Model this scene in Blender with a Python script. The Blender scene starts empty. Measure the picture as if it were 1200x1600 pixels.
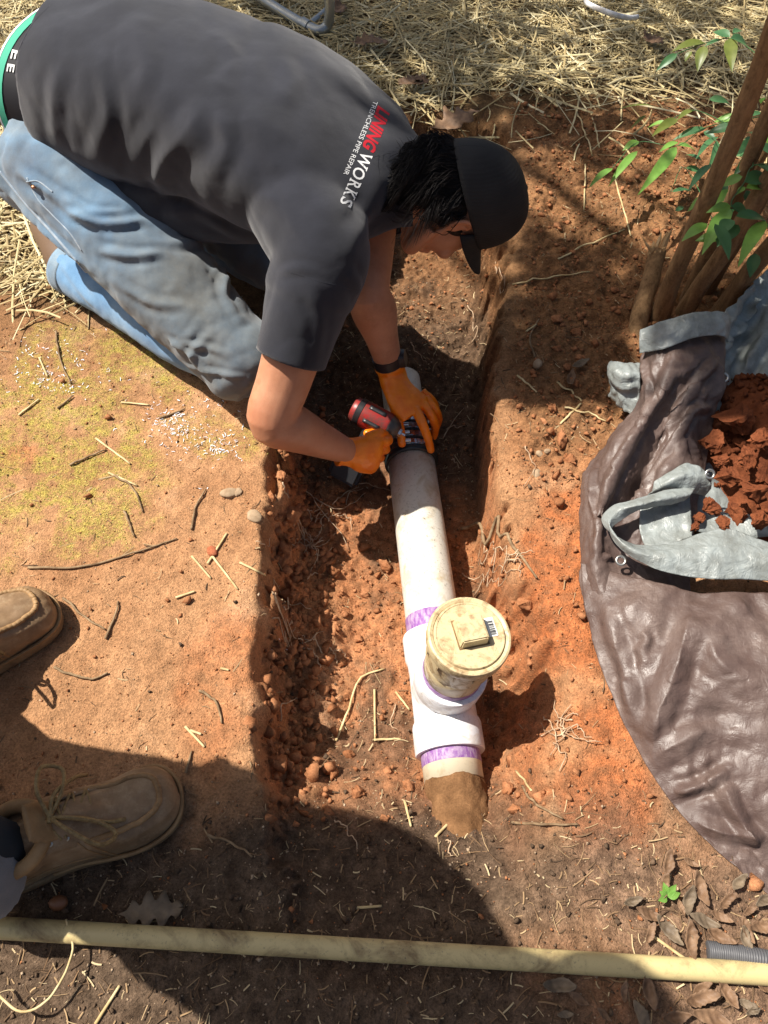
import bpy, bmesh, math, random
import numpy as np
from mathutils import Vector, Matrix
from mathutils.bvhtree import BVHTree
R = math.radians
sc = bpy.context.scene
COL = sc.collection
rng = np.random.default_rng(7)
random.seed(7)

# ---------------------------------------------------------------- camera
CAM_H = 1.28
FPX = 1186.0                       # focal length in pixels of the 1200x1600 photograph
cam = bpy.data.cameras.new('camera')
cam.sensor_fit = 'VERTICAL'
cam.sensor_height = 32.0
cam.lens = 32.0 * FPX / 1600.0
cam.clip_start = 0.02
cam.clip_end = 400
cam_o = bpy.data.objects.new('camera', cam)
COL.objects.link(cam_o)
cam_o.location = (0, 0, CAM_H)
cam_o.rotation_euler = (R(33), 0, 0)
sc.camera = cam_o

# ---------------------------------------------------------------- sky, sun, exposure
SUN_DIR = Vector((0.503, -0.166, -0.848)).normalized()      # the way the light travels
world = bpy.data.worlds.new('World')
sc.world = world
world.use_nodes = True
wn = world.node_tree.nodes
wl = world.node_tree.links
sky = wn.new('ShaderNodeTexSky')
sky.sky_type = 'NISHITA'
sky.sun_disc = False
sky.sun_elevation = math.asin(-SUN_DIR.z)
sky.sun_rotation = math.atan2(-SUN_DIR.x, -SUN_DIR.y)
wl.new(sky.outputs[0], wn['Background'].inputs[0])
sky.dust_density = 4.0
sky.ozone_density = 0.4
wn['Background'].inputs[1].default_value = 0.056
sun = bpy.data.lights.new('sun', 'SUN')
sun.energy = 5.0
sun.angle = R(0.55)
sun.color = (1.0, 0.94, 0.85)
sun_o = bpy.data.objects.new('sun', sun)
COL.objects.link(sun_o)
sun_o.rotation_euler = SUN_DIR.to_track_quat('-Z', 'Y').to_euler()
sun_o.location = (-3, 2, 6)
sc.view_settings.view_transform = 'Standard'
sc.view_settings.look = 'None'
sc.view_settings.gamma = 1.0
sc.view_settings.exposure = 0.76
sc.view_settings.use_curve_mapping = False

# ---------------------------------------------------------------- helpers
_c, _s = math.cos(R(33)), math.sin(R(33))
def ray(u, v):
    x = (u - 600) / FPX; y = -(v - 800) / FPX
    return Vector((x, y * _c + _s, y * _s - _c))
def P(u, v, z=0.0):
    d = ray(u, v)
    return Vector((0, 0, CAM_H)) + d * ((z - CAM_H) / d.z)

def A(x): return np.asarray(x, dtype=float)

def _hash(ix, iy, iz, seed):
    h = (ix * 374761393 + iy * 668265263 + iz * 2147483647 + seed * 1274126177) & 0xffffffff
    h = ((h ^ (h >> 13)) * 1274126177) & 0xffffffff
    h = ((h ^ (h >> 16)) * 2246822519) & 0xffffffff
    return ((h ^ (h >> 15)) & 0xffff) / 32767.5 - 1.0
def noise(p, seed=0):
    p = np.atleast_2d(A(p))
    if p.shape[1] == 2: p = np.c_[p, np.zeros(len(p))]
    i = np.floor(p).astype(np.int64); f = p - i
    f = f * f * f * (f * (f * 6 - 15) + 10)
    r = 0
    for dx in (0, 1):
        wx = f[:, 0] if dx else 1 - f[:, 0]
        for dy in (0, 1):
            wy = f[:, 1] if dy else 1 - f[:, 1]
            for dz in (0, 1):
                wz = f[:, 2] if dz else 1 - f[:, 2]
                r = r + wx * wy * wz * _hash(i[:, 0] + dx, i[:, 1] + dy, i[:, 2] + dz, seed)
    return r
def fbm(p, octs=4, seed=0, gain=0.5, ridged=False):
    p = np.atleast_2d(A(p)); a = 1.0; t = 0; r = 0
    for o in range(octs):
        n = noise(p * (2.03 ** o) + o * 17.3, seed + o)
        if ridged: n = 1 - 2 * np.abs(n)
        r = r + a * n; t += a; a *= gain
    return r / t
def sstep(a, b, x):
    t = np.clip((x - a) / (b - a), 0, 1)
    return t * t * (3 - 2 * t)

def catmull(ctrl, n):
    c = A(ctrl)
    if len(c) < 3: 
        t = np.linspace(0, 1, n)[:, None]
        return c[0] * (1 - t) + c[-1] * t
    d = np.r_[0, np.cumsum(np.sqrt(np.linalg.norm(np.diff(c[:, :3], axis=0), axis=1)) + 1e-9)]
    m = np.zeros_like(c)
    m[1:-1] = (c[2:] - c[:-2]) / (d[2:] - d[:-2])[:, None]
    m[0] = (c[1] - c[0]) / (d[1] - d[0]); m[-1] = (c[-1] - c[-2]) / (d[-1] - d[-2])
    tt = np.linspace(0, d[-1], n)
    k = np.clip(np.searchsorted(d, tt, side='right') - 1, 0, len(d) - 2)
    h = (d[k + 1] - d[k])[:, None]; s = ((tt - d[k])[:, None]) / h
    return ((2 * s ** 3 - 3 * s ** 2 + 1) * c[k] + (s ** 3 - 2 * s ** 2 + s) * h * m[k]
            + (-2 * s ** 3 + 3 * s ** 2) * c[k + 1] + (s ** 3 - s ** 2) * h * m[k + 1])

def tube(ctrl, n=12, seg=12, ref=(0, 0, 1), caps=True, power=2.0):
    """ctrl rows: x y z ra [rb]; ra is measured along ref, rb across it."""
    c = catmull([tuple(q) if len(q) == 5 else (*q, q[3]) for q in ctrl], n)
    p = c[:, :3]
    t = np.gradient(p, axis=0); t /= np.linalg.norm(t, axis=1)[:, None] + 1e-12
    up = A(ref) / np.linalg.norm(ref)
    V = []
    prev = None
    for k in range(n):
        a = up if prev is None else prev
        a = a - t[k] * np.dot(a, t[k])
        if np.linalg.norm(a) < 1e-4: a = np.cross(t[k], (1, 0.3, 0.2))
        a /= np.linalg.norm(a); 
        if prev is not None or True: prev = a
        b = np.cross(t[k], a)
        th = np.arange(seg) * 2 * math.pi / seg
        ct, st = np.cos(th), np.sin(th)
        if power != 2.0:
            ct = np.sign(ct) * np.abs(ct) ** (2 / power); st = np.sign(st) * np.abs(st) ** (2 / power)
        V.append(p[k] + np.outer(ct * c[k, 3], a) + np.outer(st * c[k, 4], b))
    V = np.concatenate(V)
    F = [(k * seg + j, k * seg + (j + 1) % seg, (k + 1) * seg + (j + 1) % seg, (k + 1) * seg + j)
         for k in range(n - 1) for j in range(seg)]
    if caps:
        F.append(tuple(range(seg - 1, -1, -1)))
        F.append(tuple((n - 1) * seg + j for j in range(seg)))
    return V, F
def ball(c, r, ax=None, seg=20, rings=12):
    """ellipsoid; r scalar or 3; ax 3x3 rows are its axes"""
    r = A([r] * 3 if np.isscalar(r) else r)
    V = [(0, 0, 1)]
    for i in range(1, rings):
        a = math.pi * i / rings
        for j in range(seg):
            b = 2 * math.pi * j / seg
            V.append((math.sin(a) * math.cos(b), math.sin(a) * math.sin(b), math.cos(a)))
    V.append((0, 0, -1))
    V = A(V) * r
    if ax is not None: V = V @ A(ax)
    V = V + A(c)
    F = [(0, 1 + j, 1 + (j + 1) % seg) for j in range(seg)]
    for i in range(rings - 2):
        a = 1 + i * seg
        F += [(a + j, a + seg + j, a + seg + (j + 1) % seg, a + (j + 1) % seg) for j in range(seg)]
    a = 1 + (rings - 2) * seg; e = len(V) - 1
    F += [(a + j, e, a + (j + 1) % seg) for j in range(seg)]
    return V, F
def lathe(p0, d, prof, seg=40, closed=True):
    """prof: list of (distance along d, radius)"""
    p0 = A(p0); d = A(d) / np.linalg.norm(d)
    a = np.cross(d, (0, 0, 1)) if abs(d[2]) < .9 else np.cross(d, (0, 1, 0))
    a /= np.linalg.norm(a); b = np.cross(d, a)
    th = np.arange(seg) * 2 * math.pi / seg
    V = np.concatenate([p0 + d * q + r * (np.outer(np.cos(th), a) + np.outer(np.sin(th), b)) for q, r in prof])
    n = len(prof)
    F = [(k * seg + j, k * seg + (j + 1) % seg, (k + 1) * seg + (j + 1) % seg, (k + 1) * seg + j)
         for k in range(n - 1) for j in range(seg)]
    if closed:
        F.append(tuple(range(seg - 1, -1, -1))); F.append(tuple((n - 1) * seg + j for j in range(seg)))
    return V, F
def box(c, size, ax=None):
    s = A(size) / 2
    V = A([(x, y, z) for x in (-1, 1) for y in (-1, 1) for z in (-1, 1)]) * s
    if ax is not None: V = V @ A(ax)
    return V + A(c), [(0, 1, 3, 2), (4, 6, 7, 5), (0, 4, 5, 1), (2, 3, 7, 6), (0, 2, 6, 4), (1, 5, 7, 3)]
def join(parts):
    V, F, o = [], [], 0
    for v, f in parts:
        V.append(A(v)); F += [tuple(i + o for i in q) for q in f]; o += len(v)
    return np.concatenate(V), F
def mesh_from(V, F, name='mesh', smooth=True):
    me = bpy.data.meshes.new(name)
    me.from_pydata([tuple(v) for v in np.asarray(V).tolist()], [], F)
    me.update()
    if smooth and len(me.polygons): me.polygons.foreach_set('use_smooth', [True] * len(me.polygons))
    return me
def link(name, me, mat=None, parent=None, **props):
    o = bpy.data.objects.new(name, me); COL.objects.link(o)
    if mat is not None and me is not None:
        me.materials.clear(); me.materials.append(mat)
    if parent is not None:
        o.parent = parent
        o.matrix_parent_inverse = Matrix.Translation(-Vector(parent.location))
    for k, v in props.items(): o[k] = v
    return o
def build(name, parts, mat, parent=None, smooth=True, sharp=None, **props):
    V, F = join(parts) if isinstance(parts, list) else parts
    me = mesh_from(V, F, name, smooth)
    if sharp: 
        me.set_sharp_from_angle(angle=R(sharp))
    return link(name, me, mat, parent, **props)
def empty(name, loc, **props):
    o = bpy.data.objects.new(name, None); COL.objects.link(o); o.location = loc
    o.empty_display_size = 0.05
    for k, v in props.items(): o[k] = v
    return o
def fuse(parts, voxel, smooth=4, factor=0.5):
    V, F = join(parts)
    me = mesh_from(V, F, 'tmp')
    ob = bpy.data.objects.new('tmp', me); COL.objects.link(ob)
    m = ob.modifiers.new('r', 'REMESH'); m.mode = 'VOXEL'; m.voxel_size = voxel; m.use_smooth_shade = True
    if smooth:
        s = ob.modifiers.new('s', 'SMOOTH'); s.iterations = smooth; s.factor = factor
    dg = bpy.context.evaluated_depsgraph_get(); dg.update()
    out = bpy.data.meshes.new_from_object(ob.evaluated_get(dg))
    bpy.data.objects.remove(ob); bpy.data.meshes.remove(me)
    return out
def coords(me):
    a = np.empty(len(me.vertices) * 3); me.vertices.foreach_get('co', a); return a.reshape(-1, 3)
def normals(me):
    a = np.empty(len(me.vertices) * 3); me.vertex_normals.foreach_get('vector', a); return a.reshape(-1, 3)
def set_coords(me, c):
    me.vertices.foreach_set('co', np.ascontiguousarray(c).ravel()); me.update()
def push(me, amount):
    set_coords(me, coords(me) + normals(me) * np.asarray(amount)[:, None])
def seg_dist(p, poly):
    poly = A(poly); best = np.full(len(p), 1e9); along = np.zeros(len(p))
    L = 0; tot = np.linalg.norm(np.diff(poly, axis=0), axis=1).sum()
    for a, b in zip(poly[:-1], poly[1:]):
        ab = b - a; l = np.linalg.norm(ab)
        t = np.clip(((p - a) @ ab) / (l * l + 1e-12), 0, 1)
        d = np.linalg.norm(p - (a + t[:, None] * ab), axis=1)
        m = d < best; best[m] = d[m]; along[m] = (L + t[m] * l) / tot
        L += l
    return best, along
def folds(me, lines, bvh, power=1.3):
    """lines: (pixel points, width, height); creases laid on the surface as seen"""
    c = coords(me); amt = np.zeros(len(c))
    for pts, w, h in lines:
        poly = [q for q in (hit(bvh, u, v) for u, v in pts) if q is not None]
        if len(poly) < 2: continue
        poly = catmull([tuple(q) for q in poly], 12)
        d, al = seg_dist(c, poly)
        x = d / w
        prof = np.exp(-np.abs(x) ** power) - 0.42 * np.exp(-((x - 1.7) / 0.8) ** 2)
        amt += h * prof * np.clip(np.sin(np.pi * np.clip(al, 0.04, 0.96)) * 1.6, 0, 1)
    push(me, amt)
def tri(x):
    return 2 * np.abs(2 * (x / 2 - np.floor(x / 2 + .5))) - 1
def crumple(c, freq, seed, n=7):
    """sharp straight creases in many directions, each only here and there"""
    r_ = np.random.default_rng(seed); out = np.zeros(len(c))
    for i in range(n):
        d = r_.normal(0, 1, 3); d /= np.linalg.norm(d); f = freq * r_.uniform(.5, 1.9)
        w = .35 * fbm(c * freq * .35, 2, seed + 31 * i)
        mask = sstep(-.12, .25, fbm(c * freq * .28 + i * 9.1, 2, seed + 77 + i))
        out += mask * tri((c @ d) * f + w * 2 + r_.uniform(0, 9)) * freq / f
    return out / math.sqrt(n)
def open_end(me, p, axis, radius):
    """cut a sleeve or leg open at a plane, leaving a clean edge"""
    p = Vector(p); axis = Vector(axis).normalized()
    bm = bmesh.new(); bm.from_mesh(me); kill = []
    for f in bm.faces:
        d = f.calc_center_median() - p; a = d.dot(axis)
        if a > 0 and (d - axis * a).length < radius: kill.append(f)
    bmesh.ops.delete(bm, geom=kill, context='FACES')
    for v in bm.verts:
        if v.is_boundary:
            d = v.co - p; a = d.dot(axis)
            if abs(a) < .012 and (d - axis * a).length < radius: v.co -= axis * a
    bm.to_mesh(me); bm.free(); me.update()
def bvh_of(me):
    return BVHTree.FromPolygons([v.co.copy() for v in me.vertices], [tuple(p.vertices) for p in me.polygons])
def hit(bvh, u, v, off=0.0):
    o = Vector((0, 0, CAM_H)); d = ray(u, v).normalized()
    r = bvh.ray_cast(o, d)
    if r[0] is None: return None
    n = r[1]
    if n.dot(d) > 0: n = -n
    return r[0] + n * off

# ---------------------------------------------------------------- materials
def mat(name, base=(.5, .5, .5), rough=.7, spec=.3, metal=0.0):
    m = bpy.data.materials.new(name); m.use_nodes = True
    b = m.node_tree.nodes['Principled BSDF']
    b.inputs['Base Color'].default_value = (*base, 1)
    b.inputs['Roughness'].default_value = rough
    b.inputs['Specular IOR Level'].default_value = spec
    b.inputs['Metallic'].default_value = metal
    return m
class N:
    """small wrapper to write node graphs in one line each"""
    def __init__(s, m):
        s.t = m.node_tree; s.b = s.t.nodes['Principled BSDF']
        s.co = s.t.nodes.new('ShaderNodeTexCoord').outputs['Object']
    def n(s, typ, **kw):
        x = s.t.nodes.new(typ)
        for k, v in kw.items(): setattr(x, k, v)
        return x
    def put(s, sock, v):
        if hasattr(v, 'is_output') or isinstance(v, bpy.types.NodeSocket): s.t.links.new(v, sock)
        else: sock.default_value = v if not (isinstance(v, tuple) and len(v) == 3 and sock.type == 'RGBA') else (*v, 1)
    def noise(s, scale, detail=4, rough=.55, co=None, dist=0.0):
        x = s.n('ShaderNodeTexNoise'); s.put(x.inputs['Vector'], co or s.co)
        x.inputs['Scale'].default_value = scale; x.inputs['Detail'].default_value = detail
        x.inputs['Roughness'].default_value = rough; x.inputs['Distortion'].default_value = dist
        return x.outputs['Fac']
    def vor(s, scale, feature='F1', co=None, out='Distance'):
        x = s.n('ShaderNodeTexVoronoi', feature=feature); s.put(x.inputs['Vector'], co or s.co)
        x.inputs['Scale'].default_value = scale
        return x.outputs[out]
    def ramp(s, f, stops):
        x = s.n('ShaderNodeValToRGB'); s.put(x.inputs[0], f)
        e = x.color_ramp.elements
        while len(e) < len(stops): e.new(0.5)
        for q, (p, c) in zip(e, stops):
            q.position = p; q.color = (*c, 1) if isinstance(c, tuple) else (c, c, c, 1)
        return x.outputs[0]
    def mix(s, f, a, b, blend='MIX'):
        x = s.n('ShaderNodeMix', data_type='RGBA', blend_type=blend)
        s.put(x.inputs[0], f); s.put(x.inputs[6], a); s.put(x.inputs[7], b)
        return x.outputs[2]
    def math(s, op, a, b=0.5, clamp=False):
        x = s.n('ShaderNodeMath', operation=op, use_clamp=clamp); s.put(x.inputs[0], a); s.put(x.inputs[1], b)
        return x.outputs[0]
    def attr(s, name):
        x = s.n('ShaderNodeAttribute', attribute_name=name)
        y = s.n('ShaderNodeSeparateColor'); s.t.links.new(x.outputs['Color'], y.inputs[0])
        return y.outputs[0], y.outputs[1], y.outputs[2]
    def scaled(s, v):
        x = s.n('ShaderNodeMapping'); s.t.links.new(s.co, x.inputs[0]); x.inputs['Scale'].default_value = v
        return x.outputs[0]
    def bump(s, h, strength=.5, dist=.002):
        x = s.n('ShaderNodeBump'); s.put(x.inputs['Height'], h)
        x.inputs['Strength'].default_value = strength; x.inputs['Distance'].default_value = dist
        if s.b.inputs['Normal'].links: s.t.links.new(s.b.inputs['Normal'].links[0].from_socket, x.inputs['Normal'])
        s.t.links.new(x.outputs[0], s.b.inputs['Normal'])
    def color(s, c): s.put(s.b.inputs['Base Color'], c)
    def rough(s, r): s.put(s.b.inputs['Roughness'], r)
# ================================================================ GROUND
YS = [-.10, .02, .12, .22, .33, .42, .555, .70, .80, .994, 1.2, 1.4, 1.6, 1.9, 2.15, 2.3]
XL = [-.10, -.13, -.165, -.19, -.215, -.222, -.232, -.236, -.24, -.245, -.25, -.25, -.20, -.10, 0.0, .08]
XR = [.08, .12, .19, .27, .31, .335, .325, .262, .240, .245, .262, .290, .325, .365, .385, .34]
ZF = [0, 0, -.040, -.085, -.150, -.225, -.24, -.24, -.24, -.245, -.25, -.25, -.25, -.24, -.20, 0]
WL = [.10, .10, .11, .12, .13, .15, .17, .17, .17, .16, .13, .10, .10, .10, .10, .08]
WR = [.10, .10, .10, .11, .12, .13, .12, .07, .035, .03, .03, .045, .07, .10, .12, .10]
def ground_z(x, y, parts=False):
    x = np.atleast_1d(A(x)); y = np.atleast_1d(A(y))
    p = np.c_[x, y]
    jx = .026 * fbm(p * 11, 3, 3) + .020 * fbm(p * 34, 3, 5) + .007 * fbm(p * 95, 2, 6)
    jy = .02 * fbm(p * 11, 3, 9)
    yy = y + jy
    xl = np.interp(yy, YS, XL); xr = np.interp(yy, YS, XR); zf = np.interp(yy, YS, ZF)
    wl = np.interp(yy, YS, WL); wr = np.interp(yy, YS, WR)
    xx = x + jx
    tl = np.clip((xx - xl) / wl, 0, 1); tr = np.clip((xr - xx) / wr, 0, 1)
    a = .70 * sstep(.0, .36, tl) + .30 * tl
    b = tr * tr * (3 - 2 * tr)
    m = np.minimum(a, b)
    m = np.where((y < -.1) | (y > 2.3), 0, m)
    z = zf * m
    wall = np.clip(4 * m * (1 - m), 0, 1) * np.clip(-zf / .15, 0, 1)
    left = (xx < (xl + xr) / 2)
    # crumbly walls
    z += wall * np.where(left, .046, .010) * fbm(p * 22, 4, 21, .65)
    z += wall * np.where(left, .020, .005) * fbm(p * 65, 3, 22, .65)
    # crack along the left edge of the trench
    d = np.abs(x - xl - .012 - .012 * fbm(p * 20, 3, 33))
    z -= .055 * np.exp(-(d / .011) ** 2) * sstep(.30, .5, y) * sstep(1.4, 1.1, y) * (.4 + .6 * sstep(-.2, .3, fbm(p * 13, 2, 35)))
    # floor clods
    floor = sstep(.75, 1, m) * np.clip(-zf / .1, 0, 1)
    z += floor * (.012 * fbm(p * 26, 4, 41, .65) + .006 * fbm(p * 85, 3, 42))
    # bank of loose spoil on the right of the trench
    bank = sstep(0, .06, x - xr) * sstep(.75, 1.0, y) * sstep(2.6, 2.2, y) * sstep(.9, .5, x - xr)
    z += bank * (.016 + .016 * fbm(p * 14, 4, 51) + .014 * fbm(p * 40, 4, 52, .65))
    z += sstep(0, .05, x - xr) * sstep(.9, .7, y) * sstep(.1, .3, y) * (.006 * fbm(p * 25, 4, 55) + .004 * fbm(p * 70, 3, 56))
    # hollow beside the cleanout
    z -= .05 * np.exp(-(((x - .255) / .07) ** 2 + ((y - .485) / .07) ** 2))
    z += .13 * np.exp(-(((x - .02) / .13) ** 2 + ((y - 1.47) / .10) ** 2)) * m + .05 * m * np.exp(-(((y - 1.62) / .2) ** 2)) * fbm(p * 12, 4, 58)
    # yard relief
    z += .012 * fbm(p * 2.2, 3, 61) * (1 - m) + .0035 * fbm(p * 19, 4, 62) * (1 - m) + .0026 * fbm(p * 75, 3, 63, .7)
    z += .006 * np.clip(fbm(p * 30, 4, 66), 0, 1) * sstep(.72, .55, y) * (1 - m)
    z += 1.6 * sstep(6, 60, np.hypot(x, y)) * fbm(p * .06, 3, 71)
    if parts: return z, m, wall, left, bank, floor, zf
    return z
def axis(lo, hi, step, far):
    a = list(np.arange(lo, hi + step / 2, step))
    d = step
    while a[-1] < far: d *= 1.22; a.append(a[-1] + d)
    d = step
    while a[0] > -far: d *= 1.22; a.insert(0, a[0] - d)
    return A(a)
gx = axis(-1.0, 1.05, .0045, 70); gy = axis(-.14, 2.42, .0045, 70)
GX, GY = np.meshgrid(gx, gy)
gxf, gyf = GX.ravel(), GY.ravel()
gz, gm, gwall, gleft, gbank, gfloor, gzf = ground_z(gxf, gyf, True)
GZ = gz.reshape(GX.shape)
def hz(x, y):
    i = int(np.clip(np.searchsorted(gx, x) - 1, 0, len(gx) - 2)); j = int(np.clip(np.searchsorted(gy, y) - 1, 0, len(gy) - 2))
    a = (x - gx[i]) / (gx[i + 1] - gx[i]); b = (y - gy[j]) / (gy[j + 1] - gy[j])
    return float((GZ[j, i] * (1 - a) + GZ[j, i + 1] * a) * (1 - b) + (GZ[j + 1, i] * (1 - a) + GZ[j + 1, i + 1] * a) * b)
def on_ground(u, v, lift=0.0):
    """the point of the soil seen at a place of the photograph"""
    q = P(u, v, 0)
    for _ in range(14):
        z = hz(q.x, q.y); q = q * .3 + P(u, v, z) * .7
    return Vector((q.x, q.y, hz(q.x, q.y) + lift))
def grid_mesh(name, xs, ys, z):
    nx, ny = len(xs), len(ys)
    me = bpy.data.meshes.new(name)
    V = np.c_[np.tile(xs, ny), np.repeat(ys, nx), z.ravel()]
    me.vertices.add(nx * ny); me.vertices.foreach_set('co', V.ravel())
    i = (np.arange(nx - 1)[None, :] + nx * np.arange(ny - 1)[:, None]).ravel()
    Q = np.c_[i, i + 1, i + nx + 1, i + nx]
    me.loops.add(Q.size); me.loops.foreach_set('vertex_index', Q.ravel().astype(np.int32))
    me.polygons.add(len(Q)); me.polygons.foreach_set('loop_start', np.arange(0, Q.size, 4, dtype=np.int32))
    me.polygons.foreach_set('loop_total', np.full(len(Q), 4, dtype=np.int32))
    me.polygons.foreach_set('use_smooth', np.ones(len(Q), dtype=bool))
    me.update(calc_edges=True); me.validate()
    return me
gme = grid_mesh('ground', gx, gy, gz)
gp = np.c_[gxf, gyf]
def blob(cx, cy, rx, ry, n=.5, f=7, seed=80):
    d = np.hypot((gxf - cx) / rx, (gyf - cy) / ry) + n * fbm(gp * f, 4, seed)
    return sstep(1.1, .55, d)
moss = np.maximum.reduce([blob(-.66, .95, .24, .22, .7, 9, 81), blob(-.55, 1.25, .16, .13, .7, 9, 82), blob(-.80, 1.12, .16, .22, .7, 9, 84),
                          .6 * blob(-.38, 1.02, .12, .07, .8, 11, 83)]) * sstep(-.25, .35, fbm(gp * 24, 3, 85) + .25) * (1 - gm)
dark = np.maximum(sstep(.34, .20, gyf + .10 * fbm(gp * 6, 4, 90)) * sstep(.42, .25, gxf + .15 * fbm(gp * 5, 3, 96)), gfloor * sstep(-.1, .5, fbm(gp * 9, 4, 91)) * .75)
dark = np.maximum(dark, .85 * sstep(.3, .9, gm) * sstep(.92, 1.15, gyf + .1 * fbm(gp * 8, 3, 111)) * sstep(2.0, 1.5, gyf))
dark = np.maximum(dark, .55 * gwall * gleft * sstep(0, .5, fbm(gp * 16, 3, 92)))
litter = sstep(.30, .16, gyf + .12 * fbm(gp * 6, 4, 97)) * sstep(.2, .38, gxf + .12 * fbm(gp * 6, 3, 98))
red = np.maximum.reduce([blob(.37, .62, .15, .26, .7, 8, 93), blob(.36, .27, .09, .11, .6, 9, 94), gwall * .8, gfloor * .55,
                         .6 * sstep(.1, .5, fbm(gp * 4, 4, 95)) * (gyf < 1.0), .45 * gbank])
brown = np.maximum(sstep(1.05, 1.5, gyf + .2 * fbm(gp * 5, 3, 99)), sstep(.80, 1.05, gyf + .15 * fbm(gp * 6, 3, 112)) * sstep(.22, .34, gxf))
straw_bed = np.maximum(sstep(2.18, 2.42, gyf + .08 * fbm(gp * 8, 3, 100)), sstep(-.62, -.85, gxf + .12 * fbm(gp * 8, 3, 101)) * sstep(1.32, 1.55, gyf + .1 * fbm(gp * 7, 3, 102)))
def color_attr(me, name, r, g, b):
    at = me.color_attributes.new(name, 'FLOAT_COLOR', 'POINT')
    at.data.foreach_set('color', np.c_[r, g, b, np.ones(len(r))].ravel().astype(np.float32))
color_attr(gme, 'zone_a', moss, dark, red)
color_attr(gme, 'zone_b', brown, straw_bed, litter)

M_ground = mat('soil', rough=.95, spec=.12)
g = N(M_ground)
za, zb = g.attr('zone_a'), g.attr('zone_b')
n1, n2, n3 = g.noise(6, 6, .6), g.noise(45, 6, .65), g.noise(260, 4, .7)
c = g.ramp(n1, [(.30, (.29, .142, .066)), (.55, (.42, .225, .112)), (.75, (.54, .34, .20))])
c = g.mix(g.math('MULTIPLY', za[2], g.ramp(n2, [(.3, .55), (.6, 1.0)])), c, g.ramp(n2, [(.3, (.27, .082, .028)), (.7, (.47, .165, .062))]))
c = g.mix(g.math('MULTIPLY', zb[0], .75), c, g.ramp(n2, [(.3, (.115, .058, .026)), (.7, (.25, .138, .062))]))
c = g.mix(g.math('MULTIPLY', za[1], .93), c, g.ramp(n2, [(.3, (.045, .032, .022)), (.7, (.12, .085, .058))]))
c = g.mix(zb[2], c, g.ramp(n2, [(.3, (.09, .055, .035)), (.7, (.26, .16, .10))]))
c = g.mix(zb[1], c, (.12, .075, .035))
c = g.mix(g.math('MULTIPLY', za[0], g.ramp(n2, [(.38, 0.05), (.62, .78)])), c, g.ramp(n3, [(.3, (.22, .18, .03)), (.7, (.42, .36, .075))]))
c = g.mix(.55, c, g.ramp(n3, [(.30, .12), (.5, .52), (.72, .90)]), 'OVERLAY')
c = g.mix(.35, c, g.ramp(n2, [(.32, .22), (.5, .5), (.68, .80)]), 'OVERLAY')
grit = g.vor(330, 'F1'); 
c = g.mix(g.ramp(grit, [(.0, .30), (.16, 0.0)]), c, (.55, .42, .30))
g.color(c)
g.bump(n2, .6, .007); g.bump(n3, .9, .004); g.bump(grit, .5, .002)
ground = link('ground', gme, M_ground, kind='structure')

# ---- loose crumbs of soil: far too many to count
def ico(sub=1):
    bm = bmesh.new(); bmesh.ops.create_icosphere(bm, subdivisions=sub, radius=1)
    V = A([v.co[:] for v in bm.verts]); F = [tuple(v.index for v in f.verts) for f in bm.faces]; bm.free(); return V, F
ICO1, ICO2, ICO3 = ico(1), ico(2), ico(3)
OCT = (A([(1, 0, 0), (-1, 0, 0), (0, 1, 0), (0, -1, 0), (0, 0, 1), (0, 0, -1)]), [(0, 2, 4), (2, 1, 4), (1, 3, 4), (3, 0, 4), (2, 0, 5), (1, 2, 5), (3, 1, 5), (0, 3, 5)])
def lump(base, r, seed, rough=.45, freq=1.5):
    V, F = base
    k = 1 + rough * fbm(V * freq + seed * 3.7, 3, seed) 
    return V * k[:, None] * r
def shard(seed, npts=13):
    r_ = np.random.default_rng(seed); bm = bmesh.new()
    for _ in range(npts):
        v = r_.normal(0, 1, 3); v /= np.linalg.norm(v); bm.verts.new(v * r_.uniform(.6, 1.05))
    h_ = bmesh.ops.convex_hull(bm, input=bm.verts[:]); 
    bmesh.ops.delete(bm, geom=[g_ for g_ in set(h_['geom_interior']) | set(h_['geom_unused']) if isinstance(g_, bmesh.types.BMVert)], context='VERTS')
    bmesh.ops.triangulate(bm, faces=bm.faces[:]); bm.verts.index_update()
    out = A([v.co[:] for v in bm.verts]), [tuple(v.index for v in f.verts) for f in bm.faces]; bm.free(); return out
def clod(r, seed, fine=.18):
    """a broken lump: angular hull, subdivided and roughened"""
    V, F = shard(seed, 16)
    bm = bmesh.new(); vs = [bm.verts.new(v) for v in V]
    for f in F: bm.faces.new([vs[i] for i in f])
    bmesh.ops.subdivide_edges(bm, edges=bm.edges[:], cuts=4, use_grid_fill=True); bmesh.ops.triangulate(bm, faces=bm.faces[:]); bm.verts.index_update()
    V = A([v.co[:] for v in bm.verts]); F = [tuple(v.index for v in f.verts) for f in bm.faces]; bm.free()
    V = V * (1 + .30 * fbm(V * 1.6 + seed, 3, seed) + fine * fbm(V * 6 + seed, 4, seed + 1, .65))[:, None]
    return V * r, F
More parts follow.
